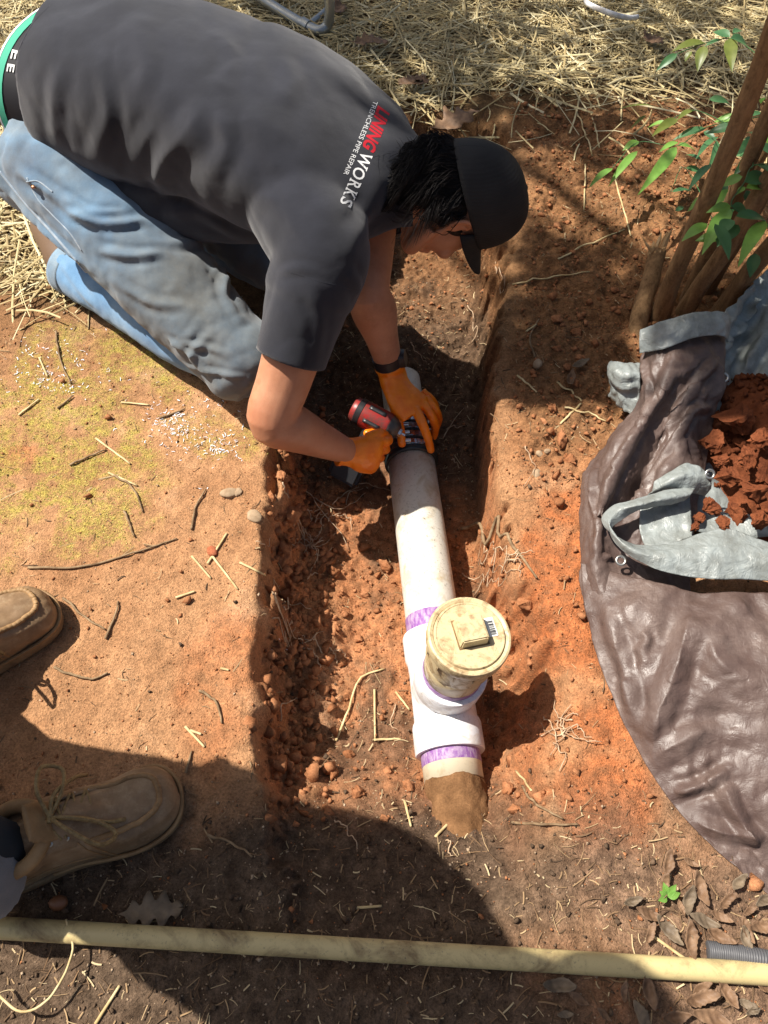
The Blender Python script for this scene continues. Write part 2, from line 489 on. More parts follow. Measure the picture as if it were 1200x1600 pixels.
def scatter(name, pts, radii, base, mat_, flat=.75, sink=.25, rough=.75, freq=1.9, **props):
    var = [shard(300 + i, 10) if base is ICO1 else (lump(base, 1, 100 + i, rough, freq), base[1]) for i in range(14)]
    Vs, Fs, cnt = [], [], 0
    for i, (p, r) in enumerate(zip(pts, radii)):
        a = rng.uniform(0, 6.28); ca, sa = math.cos(a), math.sin(a)
        V, F0 = var[rng.integers(14)]; V = V * (r * A([rng.uniform(.75, 1.35), rng.uniform(.7, 1.1), flat * rng.uniform(.7, 1.2)]))
        V = np.c_[V[:, 0] * ca - V[:, 1] * sa, V[:, 0] * sa + V[:, 1] * ca, V[:, 2]] + A(p) + A((0, 0, r * (flat - sink)))
        Fs.append(np.asarray(F0) + cnt); cnt += len(V); Vs.append(V)
    V = np.concatenate(Vs); Fq = np.concatenate(Fs)
    me = bpy.data.meshes.new(name); me.vertices.add(len(V)); me.vertices.foreach_set('co', V.ravel())
    me.loops.add(Fq.size); me.loops.foreach_set('vertex_index', Fq.ravel().astype(np.int32))
    me.polygons.add(len(Fq)); me.polygons.foreach_set('loop_start', np.arange(0, Fq.size, 3, dtype=np.int32))
    me.polygons.foreach_set('loop_total', np.full(len(Fq), 3, dtype=np.int32)); me.update(calc_edges=True)
    return link(name, me, mat_, **props)
def soil_mat(name, lo, hi, rough=.95):
    m = mat(name, rough=rough, spec=.1); q = N(m)
    q.color(q.mix(.5, q.ramp(q.noise(28, 5, .6), [(.3, lo), (.7, hi)]), q.ramp(q.noise(300, 3, .7), [(.3, .3), (.7, .75)]), 'OVERLAY'))
    q.bump(q.noise(190, 5, .7), .8, .003)
    return m
M_crumb = soil_mat('soil_crumb', (.22, .085, .035), (.44, .20, .095))
M_dcrumb = soil_mat('dark_crumb', (.05, .034, .022), (.17, .11, .07))
def pick(weight, n):
    w = weight * np.outer(np.gradient(gy), np.gradient(gx)).ravel()
    w = np.where((gxf > -1) & (gxf < 1.04) & (gyf > -.13) & (gyf < 2.4), w, 0)
    k = rng.choice(len(w), n, p=w / w.sum())
    return np.c_[gxf[k] + rng.normal(0, .003, n), gyf[k] + rng.normal(0, .003, n), gz[k]]
pw = .05 + 4.0 * gwall * gleft + 1.2 * gwall + 1.6 * gfloor * (gyf > .3) + 2.2 * gbank + 1.0 * red * (gxf > .1) * (gyf < .9) * (gyf > .1)
pts = pick(pw * (1 - .9 * dark) * (1 - straw_bed), 5200)
scatter('soil_crumbs', pts, np.clip(rng.lognormal(-5.65, .60, len(pts)), .0012, .015), ICO1, M_crumb, kind='stuff',
        label='loose reddish crumbs of dug soil along trench and bank', category='soil')
pts = pick(dark + .02 + litter * .5, 2600)
scatter('dark_soil_crumbs', pts, np.clip(rng.lognormal(-5.9, .5, len(pts)), .0012, .011), ICO1, M_dcrumb, kind='stuff',
        label='dark brown crumbs of topsoil and mulch in shade', category='soil')

pts = pick((.5 + 1.5 * gwall + gfloor + .8 * gbank + .8 * red) * (1 - .8 * dark) * (1 - straw_bed) * (1 - .5 * moss), 26000)
scatter('soil_grit', pts, np.clip(rng.lognormal(-6.75, .45, len(pts)), .0006, .004), OCT, M_crumb, rough=.5, kind='stuff', label='fine reddish grit strewn over the bare soil', category='soil')
pts = pick(.15 + dark + .5 * litter, 5000)
scatter('pale_grit', pts, np.clip(rng.lognormal(-6.7, .45, len(pts)), .0006, .004), OCT, soil_mat('pale_grit', (.25, .16, .09), (.55, .42, .29)), rough=.5, kind='stuff', label='fine pale grit and sand grains on the soil', category='soil')

pts = pick(gwall * gleft * (gyf > .25) * (gyf < 1.3), 420)
scatter('wall_clods', pts, np.clip(rng.lognormal(-4.6, .4, len(pts)), .005, .022), ICO1, M_crumb, flat=.9, sink=.45, kind='stuff', label='broken clods stuck to the ragged left trench wall', category='soil')
# ================================================================ PIPES
def pvc(name, base, stain, amount=.5, speck=.4, rough=.38, sc_=22):
    m = mat(name, base, rough, .45); q = N(m)
    s = q.ramp(q.noise(sc_, 6, .68, dist=.6), [(.48, 0.0), (.70, amount)])
    sp = q.ramp(q.noise(170, 4, .8), [(.57, 0.0), (.66, speck)])
    sp = q.math('MULTIPLY', sp, q.ramp(q.noise(14, 3), [(.4, .25), (.6, 1.0)]))
    c = q.mix(s, base, stain)
    c = q.mix(sp, c, (.10, .085, .06))
    q.color(c); q.rough(q.math('ADD', q.math('MULTIPLY', s, .4), rough))
    q.bump(q.noise(90, 4), .08, .001)
    return m
M_old_pvc = pvc('weathered_pvc', (.60, .58, .51), (.38, .28, .14), .75, .85, .45)
M_new_pvc = pvc('white_pvc', (.76, .77, .79), (.50, .41, .30), .75, .45, .34, 30)
M_cream = pvc('stained_cream_pvc', (.58, .47, .27), (.24, .13, .05), .95, .7, .40, 42)
M_low_pvc = pvc('dirty_pvc', (.58, .50, .36), (.34, .24, .12), .6, .2, .32)
M_pole = pvc('yellowed_pvc', (.55, .44, .21), (.17, .11, .05), .95, .7, .42, 14)
M_purple = mat('purple_primer', (.30, .12, .48), .45, .4); q = N(M_purple)
q.color(q.mix(q.ramp(q.noise(60, 4, .7, co=q.scaled((1, 1, 5))), [(.40, 0.0), (.66, .85)]), (.22, .085, .30), (.50, .41, .49)))
M_rubber = mat('black_rubber', (.018, .026, .028), .4, .5)
M_steel = mat('steel', (.55, .55, .55), .25, .5, 1.0)
M_darkmark = mat('dark_print', (.03, .03, .035), .6)
M_white_label = mat('white_label', (.75, .74, .70), .5)
M_clay = soil_mat('caked_clay', (.10, .05, .022), (.23, .12, .055))

PD = Vector((-.088, 1, 0)).normalized()
P0 = Vector((.126, .382, -.165))
def pax(y): return P0 + PD * ((y - P0.y) / PD.y)
RP = .0555
asm = empty('sewer_pipe', pax(.36), label='white plastic sewer pipe with purple joints and capped cleanout in the trench', category='pipe')
up = build('upper_pipe', lathe(pax(.60), PD, [(0, RP), (.04, RP), (.56, RP)], 56), M_old_pvc, asm, label='dusty speckled off-white pipe run')
build('primer_band', lathe(pax(.628), PD, [(0, RP + .0008), (.046, RP + .0009), (.047, RP + .0001)], 56, False), M_purple, up)
low = build('lower_pipe', lathe(pax(.345), PD, [(0, RP - .004), (0, RP), (.09, RP)], 56), M_low_pvc, asm, label='dirty cream pipe stub')
build('primer_band', lathe(pax(.374), PD, [(0, RP + .0001), (.001, RP + .0008), (.05, RP + .0008)], 56, False), M_purple, low)
d0 = pax(.396)
rl = .664 - .396
tee = [lathe(d0, PD, [(0, RP + .001), (0, .0645), (.003, .0662), (.052, .0662), (.058, .0645), (.064, .0610), (.160, .0605), (.180, .0615), (.192, .0655), (.236, .0662), (.241, .0645), (.241, RP + .001)], 64)]
rb = pax(.515)
RD = Vector((.095, -.01, 1)).normalized()             # the branch leans a little towards the tarpaulin
RQ = Vector((0, 0, 1)).rotation_difference(RD).to_matrix()
def rbp(x, y, z): return rb + RQ @ Vector((x, y, z))
tee.append(lathe(rb, RD, [(.02, .060), (.052, .0610), (.066, .0655), (.114, .0665), (.117, .0650), (.117, RP + .001)], 64))
teeo = build('tee_fitting', tee, M_new_pvc, asm, sharp=40, label='clean white tee fitting')
# soft saddle between run and branch
sv = fuse([lathe(pax(.44), PD, [(0, .050), (.01, .0595), (.14, .0595), (.15, .050)], 48), lathe(rb, RD, [(-.01, .0612), (.066, .0612)], 48)], .0035, 14)
link('saddle', sv, M_new_pvc, teeo)
ris = build('riser', lathe(rb, RD, [(.10, RP), (.215, RP), (.216, RP - .003)], 56), M_cream, asm, label='stained cream riser')
build('primer_band', lathe(rb, RD, [(.1175, RP + .0007), (.132, RP + .0007), (.133, RP + .0001)], 56, False), M_purple, ris)
ad = [lathe(rb, RD, [(.190, RP + .0005), (.190, .0600), (.196, .0612), (.255, .0625), (.258, .0690), (.262, .0705), (.280, .0708), (.284, .0695), (.285, .0660), (.283, .0610), (.270, .0605)], 64)]
for k in range(12):
    a = k * math.tau / 12 + .2
    ad.append(box(rbp(math.cos(a) * .0632, math.sin(a) * .0632, .243), (.006, .003, .026), (RQ @ Matrix.Rotation(a, 3, 'Z')).transposed()))
build('cleanout_adapter', ad, M_cream, asm, sharp=35, label='ribbed stained cream cleanout collar')
pl = build('cleanout_plug', [lathe(rb, RD, [(.262, .0600), (.2845, .0600), (.2868, .0585), (.2868, .0560), (.2858, .0550), (.2858, .0001)], 64)], M_cream, asm, sharp=35, label='round stained cream screw plug')
nm = RQ @ Matrix.Rotation(R(14), 3, 'Z')
bm = bmesh.new(); bmesh.ops.create_cube(bm, size=1)
for v in bm.verts:
    k = 1.0 if v.co.z < 0 else .92
    v.co = Vector((v.co.x * .049 * k, v.co.y * .049 * k, v.co.z * .022))
bmesh.ops.bevel(bm, geom=bm.edges[:], offset=.0022, segments=2, affect='EDGES')
bm.transform(Matrix.Translation(rbp(.001, .004, .2955)) @ nm.to_4x4())
me = bpy.data.meshes.new('square_nut'); bm.to_mesh(me); bm.free()
link('square_nut', me, M_cream, pl)
build('dirt_seam', box(rbp(.001, .004, .2860), (.053, .053, .0008), nm.transposed()), soil_mat('rim_dirt', (.12, .07, .03), (.26, .17, .085)), pl, smooth=False)
# bar-code sticker on the plug
lc = rb + nm @ Vector((.0395, .006, .2864))
lab = build('sticker', box(lc, (.015, .034, .0006), nm.transposed()), M_white_label, pl, smooth=False)
bars = []; yy = -.014
for k in range(15):
    w = random.choice([.0008, .0012, .0016]); bars.append(box(lc + nm @ Vector((.001, yy, .0005)), (.009, w, .0004), nm.transposed())); yy += w + random.choice([.0006, .001])
build('bar_code', bars, M_darkmark, lab, smooth=False)
# old buried hub caked in clay
hub = fuse([lathe(pax(.20), PD, [(-.13, .050), (-.08, .064), (-.02, .067), (.03, .069), (.085, .066), (.095, .060), (.148, .057)], 40),
            ball(pax(.235) + Vector((0, 0, -.03)), (.085, .09, .06)), ball(pax(.15) + Vector((-.01, 0, -.035)), (.08, .08, .06))], .0045, 3)
cc = coords(hub); push(hub, .006 * fbm(cc * 28, 4, 11) + .003 * fbm(cc * 90, 3, 12))
link('clay_caked_hub', hub, M_clay, asm, label='old pipe hub caked in brown clay')

# older run of pipe beyond the coupling
oldp = empty('buried_pipe', pax(1.32), label='dirty white pipe end coming out of dark soil beneath the gloved hands', category='pipe')
build('pipe_end', lathe(pax(1.19), PD, [(0, .048), (.02, .050), (.15, .050)], 48), M_old_pvc, oldp)
# shielded rubber coupling with metal bands
cp = empty('pipe_coupling', pax(1.175), label='black rubber coupling with steel clamp bands joining the two white pipes', category='coupling')
build('rubber_sleeve', lathe(pax(1.072), PD, [(0, RP + .0006), (0, .0615), (.004, .0635), (.010, .0625), (.105, .0620), (.112, .0635), (.115, .0615), (.115, .052)], 56), M_rubber, cp)
for k in range(4):
    s0 = .014 + k * .024
    cl = build('clamp_band', lathe(pax(1.072), PD, [(s0, .0622), (s0, .0640), (s0 + .014, .0640), (s0 + .014, .0622)], 56, False), M_steel, cp, sharp=40)
    pr = []
    cc0 = pax(1.072) + PD * (s0 + .007)
    side = PD.cross(Vector((0, 0, 1))).normalized()
    for j in range(9):
        a = R(-50 + j * 13)
        n_ = side * math.sin(a) + Vector((0, 0, 1)) * math.cos(a)
        t_ = PD.cross(n_)
        pr.append(box(cc0 + n_ * .0652, (.0075, .0115, .0035), (t_, PD, n_)))
    build('clamp_teeth', pr, M_steel, cl, smooth=False)
    build('clamp_screw', lathe(cc0 + side * (-.02) + Vector((0, 0, .0665)), side, [(0, .003), (0, .0052), (.018, .0052), (.018, .003)], 12), M_steel, cl, sharp=40)

# ---- long cream pole lying across the foreground
pa, pb = P(0, 1450, .024), P(1200, 1522, .020)
dd = (pb - pa)
pole = empty('plastic_pole', (pa + pb) / 2, label='long yellowed plastic pole lying across the dark soil by the boot', category='pole')
build('pole_tube', lathe(pa - dd * .35, dd, [(0, .0115), (0, .0150)] + [(dd.length * 1.7 * k / 10, .0150) for k in range(1, 11)] + [(dd.length * 1.7, .0125)], 32), M_pole, pole, sharp=50)

# ---- cut plastic ring piece on the straw
ctr = P(962, 8, .035); pts_ = [(ctr.x + .105 * math.cos(a), ctr.y + .105 * math.sin(a), .045 + .01 * math.sin(a * 2), .009, .006) for a in np.linspace(R(170), R(305), 14)]
ringp = build('plastic_offcut', tube(pts_, 30, 10, (0, 0, 1)), M_new_pvc, None, label='curved white plastic offcut lying on the straw', category='offcut')

# ---- grey bent metal tube frame at the far edge of the straw
M_tube = mat('galvanised_tube', (.36, .38, .38), .38, .5, .75); q = N(M_tube); q.rough(q.ramp(q.noise(40, 4), [(.3, .28), (.7, .5)]))
fr = empty('tube_frame', P(505, 40, .0), label='grey bent metal tube frame standing in the straw', category='frame')
a0 = P(505, 45, .03)
build('bent_leg', tube([(*P(400, -8, .07), .0165), (*P(440, 18, .05), .0165), (*P(482, 42, .036), .0165), (*P(500, 48, .034), .0165), (*P(511, 40, .045), .0165), (*P(515, 20, .085), .0165), (*P(514, -10, .14), .0165), (*(P(514, -10, .14) + Vector((0, .02, .30))), .0165), (*(P(514, -10, .14) + Vector((-.02, .05, .62))), .0165)], 60, 20), M_tube, fr)
build('brace', tube([(*P(476, 44, .03), .011), (*P(506, 20, .03), .011), (*P(528, -4, .03), .011), (*P(560, -40, .03), .011)], 20, 14), M_tube, fr)
build('clamp', tube([(*P(472, 36, .0405), .020), (*P(482, 42, .036), .020)], 4, 20), M_tube, fr, sharp=40)
build('back_leg', tube([(*P(400, -8, .07), .0165), (*(P(400, -8, .07) + Vector((-.14, .10, .05))), .0165), (*(P(400, -8, .07) + Vector((-.2, .15, .3))), .0165), (*(P(400, -8, .07) + Vector((-.2, .17, .62))), .0165)], 24, 16), M_tube, fr)
# ================================================================ TARPAULIN AND HEAP
M_brown_t = mat('brown_tarp', (.12, .085, .078), .34, .5); q = N(M_brown_t)
weave = q.math('MULTIPLY', q.noise(420, 2, .6, co=q.scaled((1, .25, 1))), q.noise(420, 2, .6, co=q.scaled((.25, 1, 1))))
dust = q.ramp(q.noise(9, 5, .65), [(.40, 0.0), (.70, .9)])
c = q.mix(q.ramp(q.noise(30, 5, .7), [(.3, 0.0), (.75, .5)]), (.072, .044, .036), (.125, .085, .073))
c = q.mix(q.math('MULTIPLY', dust, q.ramp(weave, [(.15, .35), (.40, 1.0)])), c, (.19, .140, .118))
q.color(c); q.rough(q.ramp(q.noise(24, 5, .6), [(.3, .36), (.7, .66)]))
q.bump(weave, .35, .0012); q.bump(q.math('ABSOLUTE', q.math('SUBTRACT', q.noise(16, 3, .5, dist=.8), .5)), .30, .010); q.bump(q.math('ABSOLUTE', q.math('SUBTRACT', q.noise(60, 3, .6, dist=.6), .5)), .5, .004)
M_silver_t = mat('silver_tarp', (.40, .44, .43), .42, .5); q = N(M_silver_t)
weave = q.noise(420, 2, .6, co=q.scaled((1, .3, 1)))
c = q.mix(q.ramp(q.noise(25, 6, .7), [(.35, 0.0), (.65, .8)]), (.27, .30, .295), (.14, .145, .13))
q.color(c); q.bump(weave, .4, .001); q.bump(q.math('ABSOLUTE', q.math('SUBTRACT', q.noise(45, 3, .6, dist=.8), .5)), .7, .006)
M_grommet = mat('grommet_metal', (.45, .45, .42), .35, .5, .9)

tarp = empty('tarpaulin', P(1060, 1000, 0), label='crumpled brown and silver tarpaulin spread beside the trench under dug clay', category='tarpaulin')
def patch(name, rows, mat_, nu=90, nv=90, thick=.0012, lines=(), amp=.004, freq=9, seed=1, parent=None, clamp=True, world_rows=False, **props):
    """rows of (u, v, z) photograph points; interpolated both ways into one draped sheet"""
    G = A([[tuple(P(*t)) if not world_rows else t for t in r] for r in rows])
    G = A([catmull(r, nu) for r in G])
    G = A([catmull(G[:, k], nv) for k in range(nu)])       # nu x nv x 3
    V = G.reshape(-1, 3)
    F = [(i * nv + j, (i + 1) * nv + j, (i + 1) * nv + j + 1, i * nv + j + 1) for i in range(nu - 1) for j in range(nv - 1)]
    me = mesh_from(V, F, name)
    n = normals(me); flip = np.sign(n[:, 2].mean()) or 1
    c0 = coords(me)
    d = .6 * amp * fbm(c0 * freq, 3, seed) + 1.0 * amp * crumple(c0, freq * 1.3, seed + 50) + .60 * amp * crumple(c0, freq * 4.0, seed + 60) + .26 * amp * crumple(c0, freq * 9.0, seed + 65) + .10 * amp * (np.abs(noise(c0 * freq * 1.1 + .3 * fbm(c0 * freq * 2, 2, seed + 8)[:, None], seed + 3)) - .3) + .35 * amp * (np.abs(noise(c0 * freq * 3.3, seed + 5)) - .3)
    bv = bvh_of(me)
    if flip < 0: me.flip_normals()
    me.update()
    push(me, d)
    if lines: folds(me, lines, bv, .95)
    c1 = coords(me)
    if clamp: 
        gzz = ground_z(c1[:, 0], c1[:, 1]) + .004
        c1[:, 2] = np.maximum(c1[:, 2], gzz); set_coords(me, c1)
    o = link(name, me, mat_, parent or tarp, **props)
    s = o.modifiers.new('thickness', 'SOLIDIFY'); s.thickness = thick; s.offset = -1
    return o
# lower brown sheet, draped over the spoil and running out of the picture
patch('brown_sheet', [
    [(908, 880, .030), (1000, 905, .060), (1090, 925, .075), (1200, 925, .090), (1330, 930, .10), (1500, 940, .05)],
    [(914, 940, .012), (985, 960, .060), (1080, 985, .085), (1200, 985, .105), (1330, 990, .12), (1500, 1000, .05)],
    [(938, 1040, .006), (1005, 1050, .055), (1085, 1060, .075), (1200, 1060, .110), (1330, 1060, .12), (1500, 1060, .05)],
    [(975, 1130, .004), (1035, 1130, .045), (1110, 1135, .060), (1200, 1140, .085), (1330, 1140, .10), (1500, 1150, .04)],
    [(1035, 1235, .004), (1085, 1215, .030), (1150, 1220, .045), (1220, 1225, .060), (1330, 1230, .07), (1500, 1240, .03)],
    [(1105, 1315, .004), (1150, 1300, .018), (1200, 1300, .030), (1260, 1300, .040), (1350, 1300, .05), (1500, 1310, .02)],
    [(1215, 1410, .004), (1245, 1395, .006), (1280, 1390, .010), (1330, 1390, .012), (1400, 1390, .01), (1520, 1400, .006)],
], M_brown_t, 200, 200, amp=.006, freq=7, seed=5, lines=[
    ([(1080, 950), (1070, 1000), (1050, 1060), (1025, 1130), (1022, 1190)], 0.0176, 0.0168),
    ([(945, 930), (965, 1010), (985, 1090), (1010, 1160)], 0.0132, 0.0126),
    ([(1090, 960), (1120, 1030), (1160, 1060), (1200, 1075)], 0.0220, 0.0126),
    ([(1010, 1195), (1060, 1160), (1110, 1140), (1190, 1150)], 0.0154, 0.0105),
    ([(1050, 1240), (1100, 1225), (1140, 1200)], 0.0088, 0.0148),
    ([(1125, 1215), (1150, 1270), (1190, 1330)], 0.0110, 0.0148),
    ([(1000, 985), (1012, 1000), (1000, 1015)], 0.0077, 0.0085),
    ([(1100, 1180), (1105, 1215), (1120, 1240)], 0.0088, 0.0085),
    ([(1140, 930), (1190, 980), (1200, 1020)], 0.0165, 0.0085),
    ([(1080, 1280), (1130, 1300), (1200, 1310)], 0.0110, 0.0105)])
# the folded upper part standing against the heap
patch('upper_fold', [
    [(1000, 545, .150), (1030, 540, .185), (1070, 528, .195), (1105, 520, .190), (1132, 528, .160)],
    [(998, 590, .120), (1030, 585, .170), (1065, 580, .185), (1105, 575, .175), (1128, 600, .130)],
    [(985, 640, .085), (1010, 640, .145), (1045, 640, .125), (1085, 620, .160), (1115, 640, .110)],
    [(945, 690, .050), (985, 690, .125), (1025, 700, .085), (1070, 670, .135), (1108, 690, .090)],
    [(912, 735, .030), (955, 745, .105), (1000, 760, .060), (1045, 730, .110), (1100, 745, .075)],
    [(908, 800, .020), (935, 810, .080), (975, 810, .055), (1020, 790, .080), (1090, 800, .060)],
    [(905, 900, .012), (930, 895, .055), (965, 880, .045), (1010, 870, .045), (1080, 870, .040)],
    [(915, 960, .006), (950, 955, .040), (985, 950, .040), (1030, 950, .040), (1080, 950, .040)],
], M_brown_t, 140, 150, amp=.007, freq=10, seed=8, lines=[
    ([(1060, 545), (1030, 620), (985, 690), (950, 760), (930, 850)], .012, .018),
    ([(1120, 560), (1090, 600), (1060, 640), (1020, 690)], .010, .016),
    ([(1115, 640), (1085, 640), (1060, 680), (1010, 760), (975, 820)], .008, .016),
    ([(1045, 670), (1085, 700), (1095, 720)], .008, .012),
    ([(1000, 560), (1010, 620), (1000, 660)], .008, .010),
    ([(920, 880), (950, 870), (985, 880)], .006, .010),
    ([(930, 720), (925, 780), (940, 840)], .008, .010)])
# silver inside turned over at the top edge
patch('silver_cuff', [
    [(1000, 515, .185), (1040, 500, .215), (1085, 489, .225), (1128, 487, .215), (1140, 500, .19)],
    [(999, 530, .180), (1040, 518, .212), (1085, 506, .220), (1128, 505, .210), (1140, 515, .18)],
    [(1000, 552, .158), (1040, 544, .195), (1085, 528, .205), (1126, 524, .195), (1138, 535, .165)]], M_silver_t, 60, 20, amp=.004, freq=14, seed=12, clamp=False)
patch('silver_roll', [
    [(952, 562, .100), (970, 560, .115), (1000, 566, .130)],
    [(948, 575, .110), (965, 580, .135), (1000, 585, .140)],
    [(950, 598, .090), (968, 612, .105), (1000, 612, .115)],
    [(948, 620, .060), (968, 640, .070), (995, 650, .085)]], M_silver_t, 30, 30, amp=.006, freq=20, seed=14, lines=[([(950, 580), (975, 605), (998, 600)], .008, .010)])
# silver hem strip: comes out of the fold, turns at the left and runs to the right
patch('silver_hem', [
    [(1110, 742, .118), (1075, 722, .128), (1045, 738, .122), (1022, 752, .108)],
    [(1112, 758, .112), (1080, 742, .135), (1048, 752, .126), (1018, 768, .100)],
    [(1102, 775, .085), (1076, 770, .105), (1045, 765, .105), (1010, 778, .085)]], M_silver_t, 40, 26, amp=.0028, freq=18, seed=16, clamp=False)
patch('silver_hem', [
    [(1086, 762, .110), (1040, 768, .112), (990, 782, .108), (955, 792, .098), (940, 812, .090), (960, 838, .095), (1000, 852, .100), (1050, 848, .108), (1100, 832, .118), (1140, 826, .125), (1200, 846, .125), (1290, 850, .12), (1420, 840, .08)],
    [(1080, 772, .118), (1035, 780, .124), (995, 790, .120), (968, 798, .110), (952, 818, .108), (972, 848, .112), (1010, 866, .118), (1060, 866, .124), (1110, 858, .130), (1150, 858, .132), (1205, 872, .132), (1290, 874, .13), (1420, 865, .09)],
    [(1068, 782, .105), (1030, 790, .108), (1000, 796, .104), (985, 804, .096), (955, 830, .098), (975, 862, .100), (1015, 886, .104), (1070, 900, .108), (1120, 905, .112), (1160, 905, .112), (1210, 908, .112), (1290, 908, .11), (1420, 900, .08)]], M_silver_t, 200, 40, amp=.0028, freq=14, seed=18, clamp=False)
patch('silver_inner', [
    [(1000, 795, .080), (1040, 785, .085), (1078, 770, .085)],
    [(1000, 830, .070), (1045, 815, .080), (1080, 800, .085)],
    [(1010, 862, .075), (1050, 850, .080), (1082, 838, .085)]], M_silver_t, 30, 30, amp=.004, freq=16, seed=20)
# grey-green far flap behind the heap
patch('far_flap', [
    [(1118, 500, .165), (1150, 470, .130), (1200, 420, .10), (1260, 390, .08), (1360, 380, .06)],
    [(1128, 545, .150), (1160, 510, .070), (1205, 470, .09), (1270, 450, .08), (1370, 440, .06)],
    [(1124, 590, .120), (1155, 570, .060), (1200, 530, .08), (1270, 520, .08), (1370, 510, .06)],
    [(1112, 640, .075), (1150, 610, .050), (1200, 590, .06), (1270, 580, .06), (1370, 570, .05)],
    [(1100, 700, .045), (1150, 690, .030), (1200, 680, .04), (1270, 680, .04), (1370, 660, .03)],
    [(1080, 830, .030), (1150, 840, .030), (1200, 840, .03), (1290, 840, .03), (1400, 830, .03)]], M_silver_t, 70, 70, amp=.010, freq=8, seed=22, lines=[
    ([(1130, 560), (1165, 500), (1195, 450)], .012, .03), ([(1150, 600), (1180, 550), (1200, 520)], .012, .025)])
def grommet(u, v, z, tilt=(0, -.5, .85)):
    p = P(u, v, z); d = A(tilt) / np.linalg.norm(tilt)
    build('grommet', lathe(p, d, [(0, .0055), (.0005, .0100), (.002, .0105), (.0032, .0085), (.0030, .0060), (.0005, .0055)], 24, False), M_grommet, tarp)
grommet(1131, 590, .142); grommet(970, 876, .072, (-.1, -.3, .9)); grommet(1109, 741, .126)

# ---- heap of dug red clay on the tarpaulin
M_heap = soil_mat('red_clay', (.085, .025, .011), (.215, .068, .028))
xs = np.linspace(.50, 1.25, 130); ys_ = np.linspace(.62, 1.35, 130)
HX, HY = np.meshgrid(xs, ys_); hp = np.c_[HX.ravel(), HY.ravel()]
def heap_z(x, y):
    p = np.c_[x, y]
    d = np.hypot((x - .92) / .31, (y - .97) / .25) + .12 * fbm(p * 7, 3, 401)
    return .02 + .13 * sstep(1.1, .2, d) + .018 * fbm(p * 22, 4, 402, .6) * sstep(1.2, .8, d) - .10 * sstep(.98, 1.25, d)
hz_ = heap_z(hp[:, 0], hp[:, 1])
heap = empty('clay_heap', (.92, .97, .02), label='heap of dug red clay lumps on the silver side of the tarpaulin', category='soil heap')
link('heap_body', grid_mesh('heap_body', xs, ys_, hz_), M_heap, heap)
k = rng.choice(len(hp), 2600)
k = k[hz_[k] > .035]
hb = scatter('heap_crumbs', np.c_[hp[k], hz_[k]], np.clip(rng.lognormal(-5.1, .55, len(k)), .002, .022), ICO1, M_heap, kind='stuff')
hb.parent = heap; hb.matrix_parent_inverse = Matrix.Translation(-heap.location)
for i, (u, v, z, r) in enumerate([(1150, 650, .13, .040), (1118, 690, .12, .026), (1165, 715, .13, .026), (1140, 745, .13, .022), (1180, 770, .14, .026), (1110, 790, .11, .018), (1150, 800, .13, .022),
                               (1190, 690, .14, .030), (1185, 815, .13, .022), (1095, 810, .10, .013), (1130, 820, .12, .018), (1085, 822, .10, .012), (1200, 740, .15, .028), (1128, 720, .11, .016)]):
    V, F = clod(r * 1.1, 500 + i, .45); V[:, 2] *= .8
    V += A(P(u, v, z))
    build('clay_lump', (V, F), M_heap, heap, smooth=False)
# ================================================================ KNEELING MAN
def cloth(name, stops, scale=30, weave=900, rough=.9, sheen=.3, dirt=None):
    m = mat(name, rough=rough, spec=.15); q = N(m)
    c = q.ramp(q.noise(scale, 5, .6), stops)
    if dirt:
        c = q.mix(q.ramp(q.noise(dirt[1], 5, .65), [(.42, 0.0), (.68, dirt[2])]), c, dirt[0])
    fine = q.noise(weave, 2, .6)
    c = q.mix(.35, c, q.ramp(fine, [(.3, .35), (.7, .65)]), 'OVERLAY')
    q.color(c); q.bump(fine, .35, .0006); q.bump(q.noise(60, 4, .6), .25, .002)
    q.b.inputs['Sheen Weight'].default_value = sheen
    q.b.inputs['Sheen Roughness'].default_value = .6
    return m
M_shirt = cloth('charcoal_jersey', [(.3, (.0100, .0110, .0170)), (.7, (.0180, .0195, .0290))], 9, 1100, .92, .22)
M_jeans = cloth('faded_denim', [(.3, (.085, .150, .235)), (.5, (.14, .235, .34)), (.7, (.24, .335, .42))], 7, 800, .9, .2, ((.15, .135, .11), 4.5, .75))
M_jeans2 = cloth('blue_denim', [(.3, (.08, .175, .32)), (.5, (.125, .25, .41)), (.7, (.20, .33, .48))], 9, 800, .9, .2)
M_denim_dk = cloth('denim_inside', [(.3, (.03, .05, .08)), (.7, (.06, .09, .13))], 12, 800)
q = N(M_jeans); dz = q.attr('dirt'); old = q.b.inputs['Base Color'].links[0].from_socket
q.color(q.mix(q.math('MULTIPLY', dz[0], .85), old, q.ramp(q.noise(26, 5, .65), [(.3, (.065, .066, .060)), (.7, (.145, .142, .122))])))
M_skin = mat('skin', (.50, .25, .165), .5, .4); q = N(M_skin)
c = q.ramp(q.noise(18, 5, .6), [(.3, (.40, .175, .095)), (.7, (.53, .265, .155))])
c = q.mix(q.ramp(q.noise(500, 2, .7), [(.62, 0.0), (.72, .35)]), c, (.26, .12, .07))
c = q.mix(q.ramp(q.noise(26, 5, .7), [(.55, 0.0), (.72, .40)]), c, (.24, .105, .05))
c = q.mix(q.ramp(q.noise(7, 3, .5), [(.4, 0.0), (.7, .45)]), c, (.46, .165, .085))
q.color(c); q.rough(q.ramp(q.noise(60, 4), [(.3, .42), (.7, .62)])); q.bump(q.noise(420, 3, .6), .25, .001); q.bump(q.noise(45, 4, .6), .12, .004)
q.b.inputs['Subsurface Weight'].default_value = .12; q.b.inputs['Subsurface Radius'].default_value = (.012, .005, .003); q.b.inputs['Subsurface Scale'].default_value = .5
M_glove = mat('orange_nitrile', (.80, .19, .006), .34, .5); q = N(M_glove)
